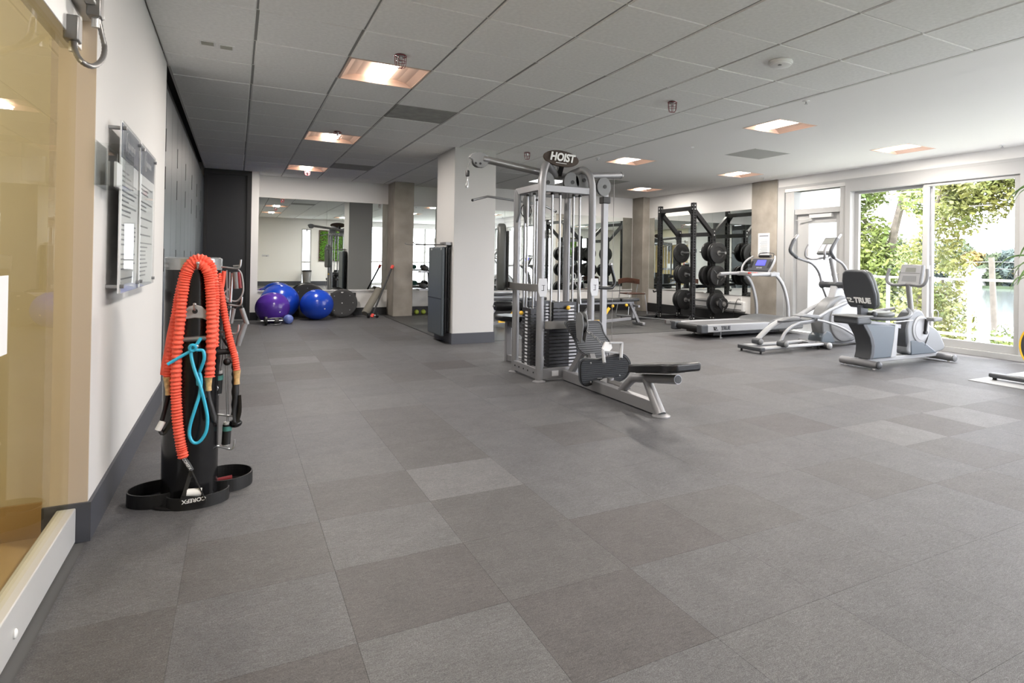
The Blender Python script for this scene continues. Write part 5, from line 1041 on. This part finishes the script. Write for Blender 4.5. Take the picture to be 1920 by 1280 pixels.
hs = [(6.90, .11), (6.86, .25), (6.84, .40), (6.88, .54), (6.98, .62), (7.10, .62), (7.18, .54), (7.24, .46), (7.42, .38), (7.52, .28), (7.55, .12)]
q = [(a.x, a.y) for a in cr([(x, z, 0) for x, z in hs], 4, closed=True)]
obj('drive_housing', MB().prism([(x, bc-.085, z) for x, z in q], (0, .17, 0)), M_silv2, rb, bevel=.02, seg=3)
obj('housing_front_band', MB().prism([(x, bc-.07, z) for x, z in ((6.87, .12), (6.835, .25), (6.82, .40), (6.86, .54), (6.93, .60), (6.9, .5), (6.88, .4), (6.9, .25), (6.93, .12))], (0, .14, 0)), M_dgrey, rb, bevel=.01)
obj('lower_cover', MB().prism([(6.90, bc-.095, .10), (6.89, bc-.095, .27), (7.05, bc-.095, .27), (7.2, bc-.095, .22), (7.42, bc-.095, .10)], (0, .19, 0)), M_slate, rb, bevel=.012)
obj('crank_cover', MB().lathe((7.08, bc-.085, .40), (0, -1, 0), [(.16, 0), (.158, .012), (.13, .018), (.128, .022), (0, .024)], 40), M_lsilv, rb)
obj('black_trim', T([(7.20, bc-.09, .53), (7.235, bc-.09, .42), (7.22, bc-.09, .30), (7.16, bc-.09, .20)], .007, 6), M_black, rb)
obj('crank', MB().bar((7.12, bc-.12, .36), (7.13, bc-.13, .52), .02, .03).cyl((7.12, bc-.10, .36), (7.12, bc-.14, .36), .022, n=14), M_black, rb)
obj('pedal', MB().box(7.10, bc-.24, .50, 7.27, bc-.14, .545), M_mgrey, rb, bevel=.012); obj('pedal_strap', T([(7.13, bc-.19, .54), (7.14, bc-.19, .60), (7.20, bc-.19, .63), (7.26, bc-.19, .60), (7.26, bc-.19, .54)], .006, 6), M_lsilv, rb)
obj('pedal', MB().box(6.86, bc+.12, .19, 7.02, bc+.22, .23), M_dgrey, rb, bevel=.012); obj('crank', MB().bar((7.10, bc+.12, .36), (6.95, bc+.13, .22), .02, .03), M_black, rb)
obj('console_mast', tube([(7.03, bc, .60), (6.97, bc, .93)], .032, 14), M_gsteel, rb)
rcs = tilt_panel(rb, 'console', 7.0, bc, 1.04, .15, .135, .06, .30, M_mgrey, bevel=.02, seg=3); tilt_panel(rcs, 'console_face', 7.0, bc, 1.04, .128, .115, .006, .30, M_lsilv, lift=.004, bevel=.002); tilt_panel(rcs, 'display', 7.0, bc, 1.04, .065, .027, .004, .30, M_lcd, dv=.06, lift=.007)
tilt_panel(rcs, 'keypad', 7.0, bc, 1.04, .09, .035, .004, .30, M_silv2, dv=-.05, lift=.006); tilt_panel(rcs, 'divider', 7.0, bc, 1.04, .125, .003, .004, .30, M_mgrey, dv=.02, lift=.007)
for s in (-1, 1): obj('handlebar', T([(6.97, bc+s*.03, .925), (6.93, bc+s*.17, .915), (6.92, bc+s*.235, .95), (6.94, bc+s*.25, 1.03), (6.96, bc+s*.235, 1.11)], .019, 12), M_mgrey, rb)

# ---------------------------------------------------------------- spin bike at the right edge
tag(obj('equipment_mat', MB().prism([(6.45, 3.50, .001), (6.45, 2.2, .001), (7.6, 2.2, .001), (7.6, 3.50, .001)], (0, 0, .006)), mat('pale_mat', (.36, .37, .38), .6)), 'pale rubber mat under the spin bike at the right edge', 'floor mat')
sb = thing('spin_bike', 'spin bike with a yellow rimmed flywheel, cut by the right edge', 'spin bike', (7.1, 2.8, 0))
obj('rear_foot', MB().box(6.66, 2.60, .03, 6.76, 3.42, .075), M_dgrey, sb, bevel=.015); obj('levelling_foot', MB().cyl((6.71, 3.38, .006), (6.71, 3.38, .04), .02, n=12), M_black, sb)
fc = V((7.12, 3.09, .34))
obj('flywheel', MB().lathe(fc, (1, 0, 0), [(.23, -.01), (.25, -.005), (.25, .01), (.23, .012)], 48), M_dgrey, sb)
obj('flywheel_rim', MB().tube([fc+V((0, .255*math.cos(a), .255*math.sin(a))) for a in [2*PI*k/56 for k in range(56)]], .012, 8, closed=True), M_yel, sb)
obj('frame', MB().bar((6.75, 3.0, .05), (7.6, 3.0, .05), .05, .05).bar((6.95, 3.06, .06), (7.28, 3.1, .34), .04, .06).bar((7.28, 3.0, .34), (7.4, 3.0, .9), .04, .06), M_gsteel, sb, bevel=.006)
# potted plant leaves from the right edge
pt = thing('hanging_plant', 'spiky green plant reaching in from the right edge', 'plant', (6.5, 2.9, 0))
pcs = V((6.5, 2.92, 1.35))
obj('pot', MB().lathe((6.5, 2.72, .006), (0, 0, 1), [(.14, 0), (.19, .35), (.2, .36), (.18, .36), (.17, .3), (0, .3)], 28), M_white, pt)
obj('stem', tube([(6.5, 2.72, .3), (6.5, 2.78, .8), (6.5, 2.80, 1.30)], .018, 8), M_bark, pt)
M_dleaf = mat('dracaena_leaf', (.07, .14, .03), .4, var=.4, vscale=20)
rnd = random.Random(4)
for k in range(34):
    b = V((6.5, 2.80, rnd.choice((1.05, 1.2, 1.3, 1.35, 1.9)))); a = rnd.uniform(0, 2*PI); L_ = rnd.uniform(.26, .42); d_ = V((math.cos(a), math.sin(a), rnd.uniform(-.1, .8)))
    if b.z > 1.5 and d_.y < 0: d_.y *= -1
    pp = cr([b, b+d_*L_*.5, b+d_*L_*.9+V((0, 0, -.08)), b+d_*L_*1.1+V((0, 0, -.2))], 4); n_ = len(pp)
    obj('leaf', MB().tube(pp, [max(.0015, .011*math.sin(PI*(i+.7)/(n_+.4))) for i in range(n_)], 6, flat=.3), M_dleaf, pt)
obj('upper_stem', tube([(6.5, 2.80, 1.30), (6.5, 2.80, 1.9)], .014, 8), M_bark, pt)

# ---------------------------------------------------------------- rear wall things, seen in mirrors
t = thing('moss_picture', 'green living moss picture on the rear wall, seen in the mirror', 'picture', (3.4, YR, 1.0))
obj('frame', MB().box(2.88, YR, .98, 3.93, YR+.05, 1.0).box(2.88, YR, 2.20, 3.93, YR+.05, 2.22).box(2.88, YR, .98, 2.90, YR+.05, 2.22).box(3.91, YR, .98, 3.93, YR+.05, 2.22).box(2.9, YR, 1.0, 3.91, YR+.02, 2.2), M_wood, t)
mb = MB(); rnd = random.Random(2)
for k in range(2600):
    p = V((rnd.uniform(2.92, 3.89), YR+rnd.uniform(.03, .09), rnd.uniform(1.02, 2.18))); d_ = V((rnd.uniform(-1, 1), .5, rnd.uniform(-1, .6))).normalized()*rnd.uniform(.03, .07); w_ = V((d_.z, 0, -d_.x))*.35
    mb.add([p, p+d_*.5+w_, p+d_, p+d_*.5-w_], [(0, 1, 2, 3)])
obj('moss', mb, M_moss, t, stuff=True)
t = thing('waste_bin', 'grey waste bin by the rear wall, seen in the mirror', 'waste bin', (2.45, YR+.3, 0))
obj('bin', MB().lathe((2.42, YR+.3, 0), (0, 0, 1), [(.14, 0), (.17, .55)], 24), M_gsteel, t); obj('lid', MB().lathe((2.42, YR+.3, .55), (0, 0, 1), [(.175, 0), (.175, .06), (.1, .08)], 24), M_black, t)
t = thing('wall_sign', 'small grey direction sign with an arrow on the rear wall, seen in the mirror', 'sign', (1.0, YR, 1.1))
obj('plate', box(.85, YR, 1.12, 1.10, YR+.006, 1.20), M_label, t); obj('arrow', MB().box(.88, YR+.006, 1.14, 1.04, YR+.008, 1.15).prism([(1.0, YR+.006, 1.125), (1.07, YR+.006, 1.145), (1.0, YR+.006, 1.165)], (0, .002, 0)), M_ink, t)

# ---------------------------------------------------------------- outside: balcony, trees, lake, far shore
struct('trim_7', MB().box(XR+WT, -3, -.25, 10.25, 11, -.06), mat('balcony_slab', (.62, .62, .60), .7))
struct('trim_8', MB().box(XR+WT, -3, 2.72, 9.7, 11, 2.95), M_wallw)
struct('trim_9', MB().box(XR+WT, 8.3, -.06, 10.7, 8.45, 2.72), M_wallw)
rl = thing('balcony_railing', 'white balcony railing with clear panels outside the window', 'railing', (10.0, 5, 0))
obj('top_rail', MB().box(9.97, -3, .925, 10.03, 8.28, .965), M_frame, rl); obj('bottom_rail', MB().box(9.98, -3, .05, 10.02, 8.28, .09), M_white, rl)
for y in (-2.4, -.9, .6, 2.1, 3.92, 5.42, 6.8):
    obj('post', box(9.975, y-.02, -.06, 10.025, y+.02, .94), M_white, rl); obj('clear_panel', box(9.998, y+.04, .10, 10.004, y+1.44, .91), M_glass, rl)
GZ = -3.0
lw = obj('lake', MB().add([(14, -260, GZ), (240, -260, GZ), (240, 260, GZ), (14, 260, GZ)], [(0, 1, 2, 3)]), M_water); tag(lw, 'bright calm lake water beyond the balcony', 'lake'); lw['kind'] = 'stuff'
tag(obj('ground', MB().box(8.7, -60, GZ-.4, 15.5, 60, GZ+.15), mat('lawn', (.10, .15, .04), .95, var=.4, vscale=1)), 'green bank at the foot of the building', 'ground')['kind'] = 'structure'
tag(obj('far_bank', MB().box(128, -150, GZ-.5, 160, 190, GZ+.5), mat('far_bank_green', (.07, .10, .05), .95, var=.4, vscale=.2)), 'far green shore across the lake', 'ground')['kind'] = 'structure'
def foliage(mb, c, r, n, s, rnd, dens=1.):
    for _ in range(n):
        d_ = V((rnd.gauss(0, 1), rnd.gauss(0, 1), rnd.gauss(0, 1))).normalized()*(rnd.random()**.45)
        p = V((c[0]+d_.x*r[0], c[1]+d_.y*r[1], c[2]+d_.z*r[2]))
        if noise.noise(p*1.7) < -.16: continue
        a = V((rnd.uniform(-1, 1), rnd.uniform(-1, 1), rnd.uniform(-1, 1))).normalized(); b = a.orthogonal().normalized(); q = s*rnd.uniform(.6, 1.3)
        mb.add([p-a*q, p+b*q*.55, p+a*q, p-b*q*.55], [(0, 1, 2, 3)])
def tree(name, lb, base, trunk, blobs, n, s, m_, seed, r0=.14):
    t = thing(name, lb, 'tree', base, None); rnd = random.Random(seed)
    for k, br_ in enumerate(trunk):
        P_ = cr(br_, 5); N_ = len(P_); rr = r0 if k == 0 else r0*.5
        obj('trunk' if k == 0 else 'branch', tube(P_, [rr*(1-.7*i/(N_-1)) for i in range(N_)], 8), M_bark, t)
    mb = MB(); tot = sum(b[3]*b[4]*b[5] for b in blobs)
    for b in blobs: foliage(mb, b[:3], b[3:], int(n*b[3]*b[4]*b[5]/tot), s, rnd)
    me = bpy.data.meshes.new('foliage'); me.from_pydata([V(v)-V(base) for v in mb.v], [], mb.f); me.materials.append(m_)
    o = bpy.data.objects.new('foliage', me); COL.objects.link(o); o.parent = t; o['kind'] = 'stuff'; WL[o.name] = V(base)
tree('maple_tree', 'large leafy tree with a leaning trunk filling the left window pane', (16.5, 12.0, GZ), [[(16.5, 12.0, GZ), (16.2, 11.2, 0), (15.8, 10.6, 2.0), (15.6, 9.9, 4.0), (15.4, 9.0, 6.2)], [(15.9, 10.7, 1.5), (15.7, 11.6, 2.6), (15.5, 12.8, 4.0)], [(15.7, 10.2, 3.0), (15.4, 8.8, 3.6), (15.0, 7.2, 4.2)]],
     [(15.6, 11.6, .9, 1.3, 1.9, 1.5), (15.6, 10.6, -.6, 1.2, 2.2, 1.6), (15.4, 12.6, 3.2, 1.5, 1.6, 1.6), (15.6, 9.9, 4.3, 1.4, 1.6, 1.0), (15.5, 13.8, .6, 1.4, 1.6, 2.0), (15.5, 9.2, 2.9, 1.2, .9, .6), (15.6, 12.2, 1.8, 1.3, 1.6, 1.3), (15.5, 11.0, 3.6, 1.2, 1.2, .9)], 52000, .085, M_leaf, 1, .17)
tree('maple_tree', 'tree with yellow green leaves spreading over the right window pane', (14.5, 9.4, GZ), [[(14.5, 9.4, GZ), (14.4, 9.0, 0), (14.2, 8.6, 2.0), (14.0, 8.0, 3.4), (13.8, 7.0, 4.5)], [(14.2, 8.6, 2.0), (14.0, 7.8, 2.5), (13.8, 6.7, 2.8)], [(14.1, 8.3, 2.7), (14.0, 7.0, 3.4), (13.9, 5.8, 3.6)]],
     [(14.0, 7.9, 2.6, 1.0, 1.1, .8), (13.9, 7.0, 3.0, .9, 1.2, .65), (13.9, 6.1, 3.1, .9, .9, .55), (14.0, 6.6, 4.0, 1.0, 1.8, .6), (14.2, 8.5, 1.2, .9, .8, .9), (14.3, 8.6, -.2, .9, .9, 1.2), (14.2, 8.3, -1.4, .9, .8, .9), (14.0, 5.2, 3.6, .9, 1.0, .6), (14.0, 7.2, 3.7, 1.0, 1.5, .7)], 30000, .065, M_leaf2, 5, .09)
for k, (x, y, z, a, b, c_, n, lb) in enumerate(((13.2, 8.2, -1.6, .9, 1.0, .9, 2600, 'pale yellow green shrub below the left pane'), (13.2, 7.35, -1.9, .6, .5, 1.0, 1600, 'leafy shrub seen through the railing left of its post'), (13.6, 6.9, -2.3, .6, .5, .6, 700, 'sparse bush below the railing post'), (15.2, 7.35, -1.0, .6, .45, 1.0, 1600, 'dark bush beside the utility pole'))):
    t = thing('shrub', lb, 'shrub', (x, y, GZ)); mb = MB(); foliage(mb, (x, y, z), (a, b, c_), n, .07, random.Random(k+20))
    o = obj('foliage', mb, (M_leaf2, M_leaf)[k % 2], t, stuff=True); obj('stem', tube([(x, y, GZ), (x, y, z)], .03, 6), M_bark, t)
t = thing('utility_pole', 'pale weathered utility pole beyond the railing', 'utility pole', (24, 12.2, GZ))
obj('pole', tube([(24, 12.0, GZ-.4), (24, 12.25, 1.5)], [.12, .095], 14), mat('pole_wood', (.15, .13, .105), .9, var=.15, vscale=6), t); obj('guy_pole', tube([(23.9, 12.5, GZ-.4), (23.9, 12.72, 1.0), (23.9, 12.95, 1.3)], .05, 8), M_lsilv, t)
for z, yy in ((1.1, 40), (1.35, 40)): obj('wire', tube(cr([(24, 12.2, z), (24.5, 20, z-.25), (25, 34, z-.1), (25.5, yy+8, z+.2)], 6), .014, 4), M_gsteel, t); obj('wire', tube(cr([(24, 12.2, z), (24, 4, z-.2), (24, -8, z)], 5), .014, 4), M_gsteel, t)
M_far = [mat('far_leaf_%s' % w, c_, .9, var=.5, vscale=.35, vary2=d_) for w, c_, d_ in (('green', (.035, .06, .035), (.09, .11, .05)), ('blue', (.05, .07, .07), (.09, .12, .10)), ('yellow', (.14, .11, .03), (.24, .17, .05)))]
rnd = random.Random(11); far = [(108, 0, 9), (102, 0, 10.5), (95, 1, 8.0), (88, 0, 11), (82, 0, 12.5), (75, 0, 10), (70, 2, 7.5), (64, 1, 8), (60, 2, 8.5), (54, 1, 12), (49, 0, 13.5), (44, 1, 12), (39, 0, 9), (33, 1, 11), (26, 0, 9), (116, 1, 12), (124, 0, 10), (18, 1, 10), (67, 0, 7), (72.5, 0, 8.5), (78, 1, 9), (62, 0, 7.5), (85, 0, 9)]
far.sort(reverse=True); ORD = 'first second third fourth fifth sixth seventh eighth ninth tenth eleventh twelfth thirteenth fourteenth fifteenth sixteenth seventeenth eighteenth nineteenth twentieth twenty-first twenty-second twenty-third'.split()
for k, (y, mi, h) in enumerate(far):
    x = 132+rnd.uniform(-2, 4); t = thing('far_tree', 'distant %s tree on the far shore, %s from the left' % (('dark green', 'bluish green', 'yellow')[mi], ORD[k]), 'tree', (x, y, GZ), 'trees on the far shore')
    mb = MB()
    for q in range(5): foliage(mb, (x+rnd.uniform(-1, 1), y+rnd.uniform(-1, 1), GZ+h*rnd.uniform(.25, .75)), (3, 2.8, h*.28), 800, .8, rnd)
    obj('foliage', mb, M_far[mi], t, stuff=True); obj('trunk', tube([(x, y, GZ), (x, y, GZ+h*.5)], .3, 6), M_bark, t)
for k, (y, w_, h, m_, rf, lb) in enumerate(((46, 5, 5.2, mat('brick_far', (.36, .12, .10), .8), (.5, .5, .5), 'red brick house with white trim on the far shore'), (88, 5, 3.4, M_wallw, (.3, .3, .3), 'low white boathouse on the far shore'), (70, 3, 2.6, M_wallw, (.4, .3, .3), 'small white cabin on the far shore'))):
    t = thing('far_house', lb, 'house', (129, y, GZ)); obj('wall', MB().box(127, y-w_, GZ, 131, y+w_, GZ+h), m_, t)
    obj('roof', MB().prism([(126.6, y-w_-.4, GZ+h), (131.4, y-w_-.4, GZ+h), (129, y-w_-.4, GZ+h+1.6)], (0, 2*w_+.8, 0)), mat('far_roof_%s' % ('a', 'b', 'c')[k] if False else 'far_roof', rf, .8), t)
    for q in range(4): obj('window', box(126.93, y-w_*.75+q*w_*.42, GZ+h*.3, 127, y-w_*.75+q*w_*.42+w_*.22, GZ+h*.75), M_white, t)

print('objects', len(bpy.data.objects), 'tris', sum(len(o.data.polygons)*2 for o in bpy.data.objects if o.type == 'MESH'))
